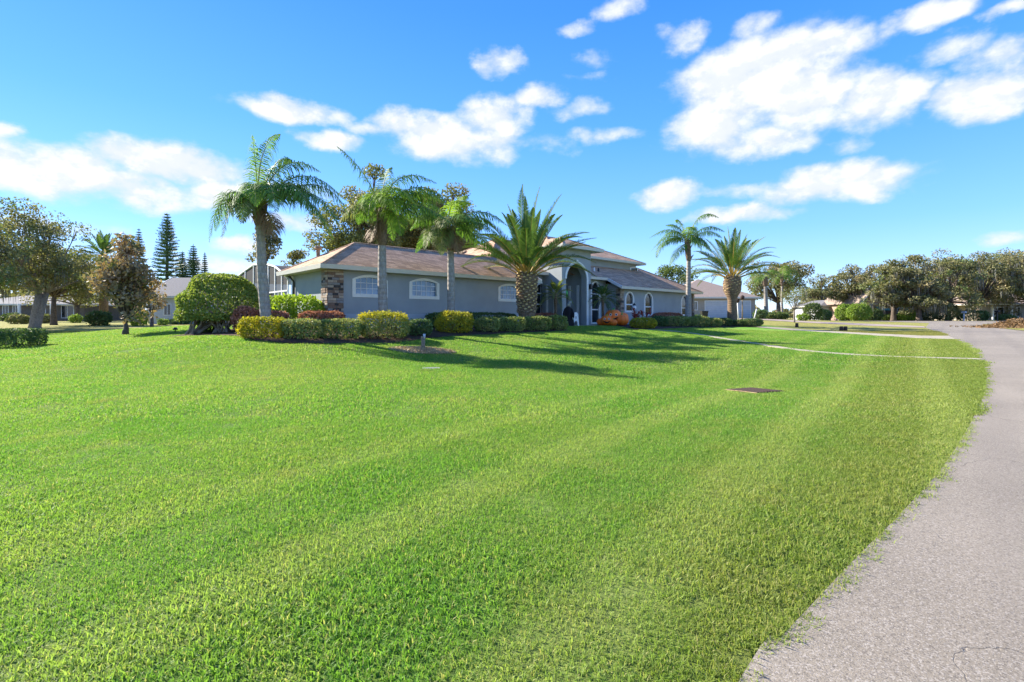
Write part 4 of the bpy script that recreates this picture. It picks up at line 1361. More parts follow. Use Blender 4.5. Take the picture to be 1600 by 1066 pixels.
def queen_palm(base, top_px, crown_px, Y, fronds, label, tr=.21, seed=1, group='queen palms on the front lawn', extra=7, leaflen=.86, flen=2.8, husk=True, count=64, name='queen_palm'):
    """smooth ringed trunk, husky leaf bases and drooping feather leaves; fronds = (control pixel, tip pixel, depth offset, material)"""
    r = random.Random(seed)
    t = thing(name, base, label, 'palm tree', group)
    tp = at(*top_px, Y); C = at(*crown_px, Y)
    b = Vector(base)
    mid = b.lerp(tp, .5) + Vector((r.uniform(-.06, .06), 0, 0))
    ringed_trunk([b - Vector((0, 0, .2)), b.lerp(tp, .12), mid, tp], [tr * 1.18, tr * 1.02, tr * .95, tr * .78], 16, .16, .016, seed).build('trunk', M['queen_trunk'], t, True)
    # husk of old leaf bases
    hl = (C - tp)
    MB().tube([tp - hl * .12, tp + hl * .1, tp + hl * .5, tp + hl * .85, C], [tr * .8, tr * 1.05, tr * 1.2, tr * .95, tr * .5], 12).build('crown_husk', M['husk'], t, True)
    for k in range(9):
        a = k * 2.4 + seed; q = tp + hl * (.0 + .085 * k)
        d = Vector((math.cos(a), math.sin(a), 0))
        e = q + d * (tr * 1.25 + r.uniform(.03, .16)) + Vector((0, 0, r.uniform(.22, .5)))
        MB().tube([q + d * tr * .7, q + d * tr * 1.15 + Vector((0, 0, .18)), e], [.075, .06, .02], 6).build('leaf_base', M['husk'], t, True)
    i = 0
    for (cp, ti, dy, mt) in fronds:
        c_ = at(cp[0], cp[1], Y + dy * .55); e = at(ti[0], ti[1], Y + dy)
        frond(t, bez(C - hl * .25, c_, e, 14), mt, 'rachis', leaflen, .038, count, 1.05, .45, .032, .22, .14, 1, seed * 50 + i)
        i += 1
    for k in range(extra):                                # the leaves on the far side
        a = r.uniform(.1, math.pi - .1); elv = r.uniform(-.1, 1.1)
        d = Vector((math.cos(a), math.sin(a), 0))
        L = flen * r.uniform(.8, 1.1)
        c_ = C + d * L * .45 * math.cos(elv) + Vector((0, 0, L * .62 * math.sin(elv) + .35)); e = C + d * L * .95 + Vector((0, 0, L * (math.sin(elv) * .55 - .45)))
        frond(t, bez(C - hl * .25, c_, e, 14), 'queen', 'rachis', leaflen, .038, count, 1.05, .45, .032, .22, .14, 1, seed * 50 + i)
        i += 1
    return t


def date_palm(base, Y, zc, prof, nf, L, el_lo, el_hi, label, seed, extra=(), boots=True, curve=.16, group='feather palms with thick boots', leaflen=.52, leafw=.03, count=74, mat='date', rm='rachis_yellow', name='date_palm', booth=None):
    """thick trunk, swollen boot of cut leaf bases and stiff ascending leaves"""
    r = random.Random(seed)
    t = thing(name, base, label, 'palm tree', group)
    b = Vector(base)
    zs0 = [b.z + f * (zc - b.z) for f, _ in prof]
    MB().tube([Vector((b.x, b.y, z_ - (.2 if i == 0 else 0))) for i, z_ in enumerate(zs0)], [q for _, q in prof], 18).build('trunk', M['date_trunk'], t, True)
    def rad_at(z_):
        f = (z_ - b.z) / (zc - b.z)
        for (f0, r0), (f1, r1) in zip(prof[:-1], prof[1:]):
            if f <= f1: return r0 + (r1 - r0) * max(0, (f - f0) / (f1 - f0))
        return prof[-1][1]
    if boots:
        z0 = b.z + booth[0]; k = 0
        nb = int(booth[2])
        for k in range(nb):
            z_ = z0 + (zc - .05 - z0) * k / nb
            a = k * 2.399
            ra = rad_at(z_)
            d = Vector((math.cos(a), math.sin(a), 0)); s = Vector((-d.y, d.x, 0))
            if d.y > .45: continue                        # kept to the sides one can see from the lawn and the road
            pr = booth[1] * r.uniform(.7, 1.25); wd = .105 * r.uniform(.85, 1.15)
            q = Vector((b.x, b.y, z_)) + d * ra * .92
            tipp = q + d * pr + Vector((0, 0, .12))
            vs = [q - s * wd, q + s * wd, q + s * wd * .8 + Vector((0, 0, .11)), q - s * wd * .8 + Vector((0, 0, .11)), tipp - s * wd * .72, tipp + s * wd * .72, tipp + s * wd * .55 + Vector((0, 0, .06)), tipp - s * wd * .55 + Vector((0, 0, .06))]
            bo = MB().add(vs, [(0, 4, 5, 1), (1, 5, 6, 2), (2, 6, 7, 3), (3, 7, 4, 0)]).build('leaf_base', M['boot'], t)
            MB().add([v_ + d * .003 for v_ in vs[4:]], [(0, 1, 2, 3)]).build('cut_face', M['boot_cut'] if r.random() < .75 else M['boot'], bo)
    C = Vector((b.x, b.y, zc))
    i = 0
    for k in range(nf):
        q = (k + .5) / nf
        a = k * 2.399 + seed
        elv = math.radians(el_hi + (el_lo - el_hi) * q ** .72 + r.uniform(-5, 5))
        d = Vector((math.cos(a), math.sin(a), 0)) * math.cos(elv) + Vector((0, 0, math.sin(elv)))
        Lk = L * r.uniform(.86, 1.08) * (.86 + .14 * math.sin(math.pi * q))
        st = C + Vector((math.cos(a), math.sin(a), 0)) * prof[-1][1] * .55 * q + Vector((0, 0, -.1 - .25 * q))
        e = st + d * Lk + Vector((0, 0, -curve * Lk * math.cos(elv) * 1.3)); m_ = st + d * Lk * .55 + Vector((0, 0, .16 * Lk * math.cos(elv)))
        frond(t, bez(st, m_, e, 12), mat, rm, leaflen, leafw, count, .14, .85, .04 if name == 'date_palm' else .02, .55, .24, 1, seed * 90 + i); i += 1
    for (cp, ti, dy) in extra:
        frond(t, bez(C - Vector((0, 0, .2)), at(cp[0], cp[1], Y + dy * .5), at(ti[0], ti[1], Y + dy), 14), mat, rm, leaflen, leafw, count, .15, .85, .04, .5, .14, 1, seed * 90 + i); i += 1
    return t


def vline(px, v):
    """ground point in a pixel column at distance v from the house front"""
    u_, _ = pl(px, 500, v)
    return uv(u_, v)


# --- queen palms
b = vline(417, -1.7); Y1 = b.y
queen_palm(b, (406, 350), (404, 316), Y1, [
    ((398, 225), (437, 209), -.2, 'queen'), ((399, 245), (394, 211), 0, 'queen_young'), ((435, 222), (500, 268), .3, 'queen'), ((470, 232), (538, 312), -.2, 'queen'),
    ((478, 268), (521, 374), -.5, 'queen'), ((455, 262), (508, 348), -1.0, 'queen'), ((345, 256), (327, 378), -.3, 'queen'), ((368, 262), (347, 372), -.9, 'queen'),
    ((420, 246), (432, 330), -1.6, 'queen'), ((395, 250), (400, 322), -1.7, 'queen'), ((380, 285), (378, 348), -1.2, 'queen_pale'), ((425, 235), (455, 250), .8, 'queen'), ((505, 246), (546, 338), .2, 'queen'), ((460, 246), (486, 336), -1.2, 'queen'), ((490, 262), (530, 352), -.6, 'queen'), ((424, 325), (428, 372), -.5, 'drytwig'), ((360, 275), (336, 360), .3, 'queen')],
    'tallest queen palm, leftmost on the lawn, with windblown drooping fronds', .20, 3, extra=4)
b = vline(600, -2.2); Y2 = b.y
queen_palm(b, (597, 378), (596, 326), Y2, [
    ((580, 268), (527, 229), -.3, 'queen'), ((607, 246), (682, 286), -.2, 'queen'), ((604, 258), (648, 318), -1.6, 'queen_young'), ((640, 296), (704, 348), -.6, 'queen'),
    ((560, 296), (528, 352), -.6, 'queen_pale'), ((622, 312), (626, 368), -1.0, 'queen_young'), ((584, 270), (575, 338), -1.5, 'queen_young'), ((598, 262), (612, 262), .4, 'queen'),
    ((570, 300), (560, 350), .4, 'queen'), ((650, 275), (700, 320), .8, 'queen'), ((612, 276), (620, 335), -1.8, 'queen_young'), ((645, 262), (694, 312), -.4, 'queen'), ((585, 345), (578, 378), -.4, 'drytwig')],
    'queen palm second from left, standing in front of the first windows', .215, 4, extra=5)
b = vline(705, -2.2); Y3 = b.y
queen_palm(b, (704, 388), (702, 352), Y3, [
    ((694, 300), (736, 318), -.8, 'queen_young'), ((676, 316), (626, 334), -.4, 'queen'), ((676, 330), (664, 390), -1.2, 'queen_pale'), ((690, 345), (690, 398), -.9, 'queen_pale'),
    ((745, 306), (792, 352), -.2, 'queen'), ((738, 326), (784, 372), -.9, 'queen'), ((720, 318), (742, 348), -1.6, 'queen'), ((716, 296), (730, 308), .6, 'queen_young'),
    ((668, 312), (648, 352), .3, 'queen'), ((752, 322), (772, 356), .5, 'queen'), ((700, 318), (690, 356), -1.6, 'queen_pale'), ((712, 360), (716, 396), -.4, 'drytwig'), ((690, 306), (640, 322), .2, 'queen')],
    'shorter queen palm with a pale slim trunk beside the big date palm', .20, 5, extra=4)
b = vline(1074, -2.2); Y4 = b.y
queen_palm(b, (1076, 405), (1073, 372), Y4, [
    ((1052, 342), (1015, 372), -.3, 'queen'), ((1030, 362), (1026, 403), -.7, 'queen'), ((1060, 382), (1046, 416), -.9, 'queen'), ((1088, 318), (1123, 340), -.2, 'queen'),
    ((1062, 334), (1056, 346), .4, 'queen_young'), ((1104, 348), (1128, 372), .3, 'queen'), ((1098, 358), (1112, 396), -.8, 'queen'), ((1076, 340), (1088, 362), -1.6, 'queen_young'),
    ((1084, 352), (1096, 392), -1.4, 'queen'), ((1064, 345), (1040, 352), .5, 'queen'), ((1046, 352), (1018, 392), .2, 'queen'), ((1100, 340), (1132, 362), -.5, 'queen')],
    'queen palm standing before the right wing next to the second date palm', .21, 6, extra=4, leaflen=.85)

# --- date palms
b = vline(823, -2.6); Yd = b.y
zc = EYE + (CY - 426) * Yd / F
date_palm(b, Yd, zc, [(0, .44), (.18, .45), (.45, .50), (.75, .55), (.92, .53), (1, .36)], 44, 4.9, 18, 86, 'stout date palm with a pineapple like boot in front of the entry', 21,
          [((790, 400), (735, 374), -1.0), ((870, 380), (932, 372), -.6), ((865, 395), (915, 378), -1.2), ((830, 340), (844, 291), 0), ((812, 340), (817, 288), .3), ((850, 340), (878, 303), -.3)], booth=(.75, .13, 190), count=104, curve=.26)
b = vline(1144, -3.6); Ye = b.y
zc = EYE + (CY - 432) * Ye / F
date_palm(b, Ye, zc, [(0, .50), (.08, .42), (.5, .37), (.58, .46), (.68, .70), (.84, .76), (.95, .64), (1, .42)], 40, 5.2, 10, 88, 'date palm with a bulging boot near the far right house corner', 34,
          [((1110, 412), (1060, 441), -.6), ((1195, 392), (1240, 424), -.5), ((1110, 400), (1092, 395), -.4), ((1180, 380), (1213, 388), -.4)], booth=(2.5, .10, 120), count=96, curve=.26)

# --- pygmy palms at the entry
for (px, v_, ztop, lb, mt, sd, n_) in ((868, -.5, 3.25, 'small bright pygmy palm left of the entry arch', 'pygmy', 41, 22), (942, -.9, 3.15, 'small dark pygmy palm right of the entry beside the pumpkins', 'pygmy_dark', 47, 30)):
    b = vline(px, v_)
    date_palm(b, b.y, ztop, [(0, .10), (.5, .085), (.85, .12), (1, .09)], n_, 1.55, -8, 80, lb, sd, boots=False, curve=.42, leaflen=.26, leafw=.022, count=46, mat=mt, rm='rachis', name='pygmy_palm', group='pygmy palms at the entry')

sm = leaf_obj('straw_mulch', STRAW, .12, 'strawbits', None, .14)
tag(sm, 'loose dry straw heaped round the lawn post', 'straw', None, 'stuff')

# --- hedges and shrubs of the left bed; ground points come from the photograph's hedge feet
def hedge_px(name, x0, x1, ytop, ybot, D, mat, label, cat='hedge', v=None, rz=None, **kw):
    """hedge between two pixel columns; its foot on the ground at ybot, or at distance v from the house"""
    c = gp((x0 + x1) / 2, ybot) if v is None else vline((x0 + x1) / 2, v)
    w_ = (x1 - x0) / F * c.y
    H = EYE + (CY - ytop) * (c.y + D * .2) / F - c.z
    ang = HOUSE_ROT if rz is None else rz
    # the silhouette of a turned block is L cos + D sin
    L = max(D * .7, (w_ - D * abs(math.sin(ang)) * .75) / max(.3, abs(math.cos(ang)))) if ang else w_
    off = Vector((c.x, c.y, 0)).normalized() * (D * .5 + .02 * L)
    p_ = Vector((c.x + off.x, c.y + off.y, 0)); p_.z = tz(p_.x, p_.y)
    return hedge(name, p_, ang, L, D, max(H * .93 + (c.z - p_.z) * .5, .3), mat, label, cat, **kw)


hedge_px('golden_hedge', 375, 446, 497, 532, 1.0, 'golden', 'yellow green clipped hedge at the left end of the front row', rz=.15, group='clipped hedges along the left bed', topmat='golden')
hedge_px('clipped_hedge', 440, 505, 499.5, 533, 1.1, 'hedge', 'rounded olive green hedge just right of the leftmost yellow green one', rz=.1, group='clipped hedges along the left bed')
hedge_px('clipped_hedge', 498, 566, 499, 533, 1.1, 'hedge', 'rounded olive green hedge left of the tall golden bush', rz=.15, group='clipped hedges along the left bed')
hedge_px('golden_bush', 560, 638, 489.5, 533, 1.5, 'hedge', 'big bush with golden top in front of the second palm', 'bush', rz=.1, topmat='golden', rough=.1)
hedge_px('clipped_hedge', 636, 676, 499, 527, .9, 'dkhedge', 'small dark hedge between the two golden topped bushes', rz=.2, group='clipped hedges along the left bed')
hedge_px('golden_bush', 678, 742, 487.5, 522.5, 1.3, 'golden', 'bright golden bush in front of the slim third palm', 'bush', rz=.2, topmat='golden', rough=.11, power=3)
for (x0, x1, yt, yb, lb) in ((740, 782, 497, 520.5, 'low hedge block touching the bright golden bush'), (774, 822, 496, 519.5, 'dark green hedge block left of the stout date palm'),
                             (815, 862, 495, 518, 'rounded hedge block at the foot of the stout date palm'), (853, 887, 493.5, 517, 'rounded hedge at the right end of the left bed by the entry')):
    hedge_px('clipped_hedge', x0, x1, yt, yb, 1.0, 'hedge', lb, rz=.25, group='clipped hedges along the left bed', topmat='hedge')
hedge_px('lime_hedge', 392, 512, 459, 0, 1.3, 'lime', 'tall lime green hedge screening the side wall of the house', v=.9, rz=-.35, leaf=.13, rough=.12, power=3.2)
hedge_px('red_hedge', 372, 450, 484, 0, .8, 'redleaf', 'reddish low hedge behind the leftmost palm', v=-1.1, rz=.05, group='reddish hedge rows')
hedge_px('red_hedge', 468, 538, 485, 0, .8, 'redleaf', 'reddish low hedge below the stone faced corner', v=-.95, rz=.25, group='reddish hedge rows')
hedge_px('dark_hedge', 672, 812, 487.5, 0, .6, 'dkhedge', 'long dark low hedge against the wall below the third window', v=-1.15)
hedge_px('brown_hedge', 832, 874, 488.5, 0, .6, 'redleaf', 'low brownish hedge between the stout date palm and the entry', v=-.9, rz=.3)
# right bed
hedge_px('golden_bush', 983, 1027, 497, 514.5, 1.3, 'golden', 'low golden bush in front of the red leaved plant', 'bush', rz=.15, topmat='golden', power=3)
hedge_px('red_hedge', 1012, 1076, 488, 0, .7, 'redleaf', 'reddish hedge below the right wing windows', v=-1.0, group='reddish hedge rows')
hedge_px('dark_shrub', 1016, 1044, 494, 511, 1.0, 'dkhedge', 'dark loose shrub between golden bush and clipped hedge', 'bush', rz=.2, rough=.12, power=2.6)
for (x0, x1, yt, yb, mt, lb) in ((1036, 1078, 494, 511, 'hedge', 'first clipped hedge block left of the slender right palm'), (1072, 1108, 494, 511, 'hedge', 'clipped hedge block at the foot of the slender right palm'),
                                 (1104, 1126, 497, 511, 'hedge', 'small hedge block in the gap left of the bulging date palm'), (1120, 1142, 497, 510, 'shrubgreen', 'green hedge block touching the trunk of the bulging date palm'),
                                 (1144, 1164, 500, 510.3, 'shrubgreen', 'low round shrub just right of the bulging date palm'), (1158, 1191, 498, 510.3, 'dkhedge', 'dark hedge at the right end of the right bed')):
    hedge_px('clipped_hedge', x0, x1, yt, yb, 1.1, mt, lb, rz=.2, group='clipped hedges along the right bed')
hedge_px('box_hedge', 0, 56, 512.5, 544, 1.3, 'dkhedge', 'dark square clipped hedge at the left edge of the picture', rz=.0, power=9, rough=.04)

# red ti plant: strap leaves
c = vline(1000, -1.9)
t = thing('ti_plant', c, 'red leaved ti plant behind the low golden bush', 'plant')
r = random.Random(8); Q = []
mb = MB()
for k in range(9):
    a = r.uniform(0, 6.28); s = Vector((c.x + r.uniform(-.75, .75), c.y + r.uniform(-.4, .4), c.z)); h = r.uniform(.5, 1.35)
    mb.tube([s, s + Vector((r.uniform(-.06, .06), 0, h))], [.02, .012], 5)
    for j in range(14):
        aa = r.uniform(0, 6.28); e = r.uniform(.2, 1.25); L = r.uniform(.34, .55)
        st = np.array(s + Vector((0, 0, h * r.uniform(.55, 1)))); d = np.array([math.cos(aa) * math.cos(e), math.sin(aa) * math.cos(e), math.sin(e)]); sd = np.array([-math.sin(aa), math.cos(aa), 0]) * .055
        m_ = st + d * L * .5; tp = st + d * L + np.array([0, 0, -.1])
        Q += [[st - sd * .3, st + sd * .3, m_ + sd, m_ - sd], [m_ - sd, m_ + sd, tp + sd * .1, tp - sd * .1]]
mb.build('stems', M['twig'], t)
np_mesh('leaves', np.array(Q).reshape(-1, 3), 4, M['ti'], t, rnd=np.repeat(RNG.uniform(0, 1, len(Q) // 2), 2))

# --- big rounded shrub left of the house
c = gp(335, 521)
bw = c.y / F
t = thing('round_shrub', c, 'large rounded green shrub on bare stems left of the house', 'shrub')
topz = EYE + (CY - 423) * c.y / F; hs_ = (topz - c.z) * .62
cen = np.array([(329 - CX) / F * c.y, c.y + .8, topz - hs_])
n = 15000
d = unit(RNG.normal(size=(n, 3)) + np.array([0, 0, .25]))
sc = np.array([60 * bw, 1.8, hs_])
low = d[:, 2] < -.12
d[low, 2] = -.12 - .16 * RNG.uniform(0, 1, low.sum())
wob = 1 + .02 * np.sin(7 * d[:, 0] + 3 * d[:, 2]) + .025 * np.sin(9 * d[:, 1] + 5 * d[:, 0]) + .04 * np.sin(13 * d[:, 2] + 4)
rad = (1 - np.abs(RNG.normal(0, .07, n))) * wob
P = cen + d * rad[:, None] * sc
leaf_obj('foliage', P, .12, 'bush', t, .6, d, .3)
mb = MB(); r = random.Random(4)
for k in range(26):
    bx = r.choice((-1.3, -.9, .1, .4, .8)) + r.uniform(-.15, .15)
    a = Vector((c.x + bx * .8, c.y + r.uniform(-.3, .3), c.z - .05)); e = Vector((cen[0] + r.uniform(-.75, .75) * sc[0], cen[1] + r.uniform(-.7, .7) * sc[1], cen[2] + r.uniform(.1, .75) * sc[2]))
    mb.tube([a, a.lerp(e, .45) + Vector((r.uniform(-.15, .15), r.uniform(-.1, .1), -.1)), e], [.055, .04, .012], 6)
mb.build('stems', M['bark_light'], t, True)
for (px, py, wd, h, mt, lb) in ((318, 521, .9, .75, 'shrubgreen', 'small grey green shrub under the rounded shrub'), (372, 521, .9, 1.0, 'redleaf', 'small dark red shrub right of the rounded shrub')):
    q = gp(px, py); q = Vector((q.x, q.y + .5, tz(q.x, q.y + .5)))
    hedge('low_shrub', q, .2, wd, .8, h, mt, lb, 'bush', leaf=.09, power=2.4, rough=.1)

# --- trees on the left
b = col(52, 42)
tree('live_oak', b, 10, (4.2, 3.6, 3.7, 6.3), 'big olive leaved oak with stout forked trunk at the far left', 'olive', .20, 15000, 46, .36, .30, 'bark_light', moss=26, seed=12, multi=2)
b = col(84, 50)
tree('shade_tree', b, 8, (4.0, 3.5, 3.0, 4.9), 'dull green shade tree right behind the far left oak', 'olive', .22, 10000, 36, .28, .35, 'bark', moss=10, seed=13)
b = col(-40, 36)
tree('shade_tree', b, 8, (3.2, 3.0, 3.0, 5.0), 'olive shade tree half cut by the left edge', 'olive', .2, 8000, 30, .26, .35, 'bark', seed=14)
b = col(122, 66)
tree('shade_tree', b, 7, (4.2, 3.5, 2.9, 4.1), 'dark green tree far behind between oak and magnolia', 'oakleaf', .3, 5000, 26, .3, .3, 'bark', seed=15)
b = gp(196, 523.5)
mh = at(196, 372, b.y).z - b.z
tree('magnolia', b, mh, (60 / F * b.y, 1.8, mh * .49, mh * .52), 'brown leaved magnolia standing alone on the left lawn', 'brownleaf', .19, 4800, 56, .13, .13, 'bark', seed=16, shape='cone', spread=.95, sparse=.8)
b = col(237, 37)
tree('small_tree', b, 2.9, (.95, .8, .85, 2.0), 'small brownish tree right of the brown magnolia', 'brownleaf', .14, 1300, 14, .13, .42, 'bark', seed=17)
b = col(162, 52)
date_palm(b, 52, at(162, 398, 52).z, [(0, .4), (.6, .36), (.9, .45), (1, .3)], 34, 3.0, 0, 88, 'dark feather palm rising behind the brown magnolia', 55, boots=False, count=40, leaflen=.42, leafw=.05, rm='rachis', name='feather_palm', group='background palms')


def norfolk(px, ytop, Y, halfw, label, seed):
    b = col(px, Y); tp = at(px, ytop, Y)
    H = tp.z - b.z; R = halfw * Y / F
    t = thing('norfolk_pine', b, label, 'pine tree', 'norfolk pines behind the far house')
    MB().tube([b - Vector((0, 0, .2)), b.lerp(tp, .5), tp], [.32, .2, .03], 8).build('trunk', M['bark'], t, True)
    r = random.Random(seed); Q = []; mb = MB()
    z_ = H * .06
    while z_ < H * .985:
        f = 1 - z_ / H
        L = R * 1.15 * min(1, (f * 1.35) ** .62 + .04); nb = 6 if f > .2 else 5
        a0_ = r.uniform(0, 6.28)
        for k in range(nb):
            a = a0_ + k * 6.283 / nb + r.uniform(-.15, .15); Lk = L * r.uniform(.8, 1.1)
            d = np.array([math.cos(a), math.sin(a), 0]); s = np.array([-d[1], d[0], 0])
            p0 = np.array([b.x, b.y, b.z + z_])
            pe = p0 + d * Lk + np.array([0, 0, .10 * Lk])
            mb.tube([Vector(p0), Vector((p0 + pe) / 2 - np.array([0, 0, .06 * Lk])), Vector(pe)], [.04, .03, .01], 4, False)
            m_ = max(6, int(Lk * 9))
            for j in range(m_):
                g = .2 + .8 * j / m_
                q = p0 + (pe - p0) * g + np.array([0, 0, -.06 * Lk * math.sin(g * 3.1)])
                for sg in (-1, 1):
                    ln = (.55 * (1 - g) + .30) * r.uniform(.7, 1.2) * min(1, Lk)
                    dd = unit(s * sg * .85 + d * .45 + np.array([0, 0, r.uniform(.25, .9)])) * ln
                    ww = np.array([0, 0, .045]) + d * .06
                    Q.append([q - ww, q + ww, q + dd + ww * .3, q + dd - ww * .3])
        z_ += max(.26, H * .044 * (.6 + .4 * f)) * r.uniform(.85, 1.1)
    mb.build('branches', M['bark'], t)
    np_mesh('needles', np.array(Q).reshape(-1, 3), 4, M['pineneedle'], t, rnd=RNG.uniform(0, 1, len(Q)))


norfolk(261, 333, 75, 25, 'tallest norfolk pine left of the rounded shrub', 61)
norfolk(302, 381, 76, 17, 'shorter norfolk pine right of the tallest one', 62)
norfolk(217, 357, 84, 16, 'norfolk pine rising behind the brown magnolia', 63)
norfolk(285, 392, 82, 15, 'small norfolk pine in the gap between the taller two', 64)
norfolk(320, 394, 80, 9, 'slim norfolk pine rightmost of the group', 65)
b = col(416, 56)
tree('slender_tree', b, 11.5, (2.0, 1.8, 2.6, 9.0), 'slender tree seen behind the leftmost queen palm', 'oakleaf', .3, 2200, 22, .16, .6, 'bark', seed=21, shape='cone')
b = col(459, 64)
tree('background_tree', b, 8.5, (1.6, 1.4, 1.0, 8.0), 'small tree top showing above the pool cage roof', 'olive', .3, 900, 10, .2, .6, 'bark', seed=22)
b = col(572, 52)
tree('live_oak', b, 16, (4.2, 3.6, 5.2, 10.0), 'big oak behind the left wing, left of the pair', 'midoak', .28, 22000, 72, .45, .35, 'bark', seed=23, spread=1.0)
b = col(688, 54)
tree('live_oak', b, 15.5, (4.6, 3.6, 4.8, 9.2), 'big oak behind the left wing, right of the pair', 'midoak', .28, 22000, 72, .45, .35, 'bark', seed=24, spread=1.0)
b = col(628, 66)
tree('live_oak', b, 16, (4.5, 3.6, 5.0, 10.0), 'oak filling the gap behind the two big oaks', 'midoak', .34, 11000, 44, .45, .35, 'bark', seed=25)
b = col(1052, 84)
tree('background_tree', b, 8, (3.6, 3, 2.0, 7.4), 'green tree top above the right wing roof', 'shrubgreen', .32, 2600, 20, .3, .5, 'bark', seed=26)

# --- neighbour's palms and trees on the right
b = col(1198, 68)
queen_palm(b, (1196, 446), (1196, 432), 68, [((1180, 412), (1162, 462), -.6, 'queen_pale'), ((1212, 410), (1240, 452), .3, 'queen'), ((1186, 420), (1172, 470), -1.2, 'queen'), ((1205, 418), (1216, 460), -1.2, 'queen_pale'), ((1196, 400), (1182, 425), .5, 'queen')],
           'left one of the two queen palms beside the neighbouring garage', .27, 71, 'neighbouring queen palms', 6, .85, 3.2, count=36)
b = col(1222.5, 64)
queen_palm(b, (1222, 446), (1222, 432), 64, [((1205, 404), (1188, 444), -.4, 'queen'), ((1240, 402), (1252, 448), .2, 'queen'), ((1230, 414), (1244, 456), -1.2, 'queen'), ((1216, 412), (1206, 452), -1.3, 'queen_pale'), ((1222, 402), (1236, 424), .5, 'queen_young')],
           'right one of the two queen palms, with a thin white trunk', .15, 72, 'neighbouring queen palms', 6, .85, 3.0, count=36)
b = col(1216, 84)
tree('live_oak', b, 9.6, (4.8, 4, 3.2, 6.4), 'oak behind the two neighbouring queen palms', 'oakleaf', .34, 7000, 34, .45, .3, 'bark', seed=31, moss=14)
b = col(1241, 52)
tree('young_tree', b, 3.6, (1.6, 1.4, 1.3, 2.6), 'thin young tree with sparse yellowish leaves on the neighbouring lawn', 'olive', .15, 1100, 26, .09, .35, 'bark_light', seed=32)
for k, (px, Y, yt, hw, seed, lb) in enumerate((
        (1338, 82, 405, 46, 41, 'leftmost oak of the row on the right, standing apart'),
        (1396, 73, 412, 42, 42, 'oak shading the brick gable house'),
        (1436, 71, 410, 40, 43, 'mossy oak in front of the house with the dark garage'),
        (1482, 76, 389, 50, 44, 'tallest mossy oak of the row on the right'),
        (1530, 82, 396, 44, 45, 'wide oak above the dark clipped hedge'),
        (1572, 92, 392, 42, 46, 'oak behind the porch house'),
        (1612, 80, 386, 44, 47, 'oak cut by the right edge of the picture'),
        (1286, 100, 434, 34, 48, 'low dark oak at the left end of the right row'),
        (1450, 100, 402, 56, 49, 'far oak closing the gap in the right row'),
        (1545, 108, 392, 56, 50, 'far oak rising behind the right row'))):
    b = col(px, Y)
    h = at(px, yt, Y).z - b.z; rx = hw * Y / F; rz_ = h * .47
    tree('live_oak', b, h, (rx, rx * .8, rz_, h * .52), lb, 'oakleaf' if k % 2 == 0 else 'olive', .30, 9000, 66, .38, .26, 'bark', 'oaks along the right', seed=seed, moss=70, spread=.86, flat=.55)


def small_shrub(px, ybase, wpx, hpx, mat, label, Y=None, name='shrub', power=2.3, D=None, leaf=.2, **kw):
    b = gp(px, ybase) if Y is None else col(px, Y)
    w_ = wpx / F * b.y; h_ = hpx / F * b.y
    return hedge(name, b, 0, w_, D or w_ * .7, h_, mat, label, 'bush', leaf=leaf, power=power, rough=.16, **kw)


small_shrub(1320, 0, 26, 25, 'brightshrub', 'left bright green ball of the two clipped shrubs', 72, 'round_bush')
small_shrub(1342, 0, 34, 26, 'brightshrub', 'right bright green ball of the two clipped shrubs', 70, 'round_bush')
small_shrub(1418, 0, 26, 16, 'brightshrub', 'round light green bush before the dark garage door', 74, 'round_bush')
small_shrub(1519, 0, 44, 15, 'dkhedge', 'long dark clipped hedge before the porch house', 76, 'clipped_hedge', 7, 1.6)
for (px, Y, wp, hp, mt, lb) in ((1270, 62, 26, 26, 'shrubgreen', 'dark shrub behind the thin young tree'), (1288, 66, 22, 16, 'dkhedge', 'low dark shrub left of the grey garage'), (1214, 63, 34, 10, 'shrubgreen', 'low green shrubs at the foot of the two queen palms'),
                                (1188, 62, 20, 14, 'dkhedge', 'dark bush at the corner of the neighbouring garage'), (1365, 72, 26, 18, 'shrubgreen', 'dark shrub beside the bright clipped balls'), (1392, 74, 26, 10, 'shrubgreen', 'low shrub below the teal awning'),
                                (1448, 76, 30, 24, 'oakleaf', 'tall loose shrub right of the dark garage door'), (1476, 76, 36, 28, 'olive', 'olive shrub thicket left of the dark hedge'), (1408, 73, 14, 8, 'brightshrub', 'tiny bright shrub left of the light green bush'),
                                (1572, 74, 26, 9, 'shrubgreen', 'low planting before the white porch columns'), (1254, 58, 16, 10, 'brightshrub', 'small light shrub next to the young tree'), (1114, 56, 14, 0, None, None)):
    if mt: small_shrub(px, 0, wp, hp, mt, lb, Y)
for (px, Y, wp, hp, mt, lb) in ((118, 58, 18, 12, 'brightshrub', 'light green low shrub before the far left house'), (155, 48, 34, 22, 'shrubgreen', 'dark green shrub left of the magnolia trunk'), (66, 56, 26, 14, 'olive', 'olive shrub beside the far left oak trunk'),
                                (216, 48, 26, 20, 'lime', 'yellow green shrub behind the magnolia trunk'), (254, 50, 14, 9, 'brightshrub', 'small round shrub before the white gable'), (280, 52, 30, 8, 'dkhedge', 'low dark hedge along the white gable house'),
                                (30, 54, 30, 14, 'olive', 'dry olive brush at the far left'), (20, 64, 30, 12, 'shrubgreen', 'green shrub under the far left house windows')):
    small_shrub(px, 0, wp, hp, mt, lb, Y)
small_shrub(1087, 0, 13, 12, 'dkhedge', 'small square clipped hedge between right wing and garage', 50, 'clipped_hedge', 7, .9)

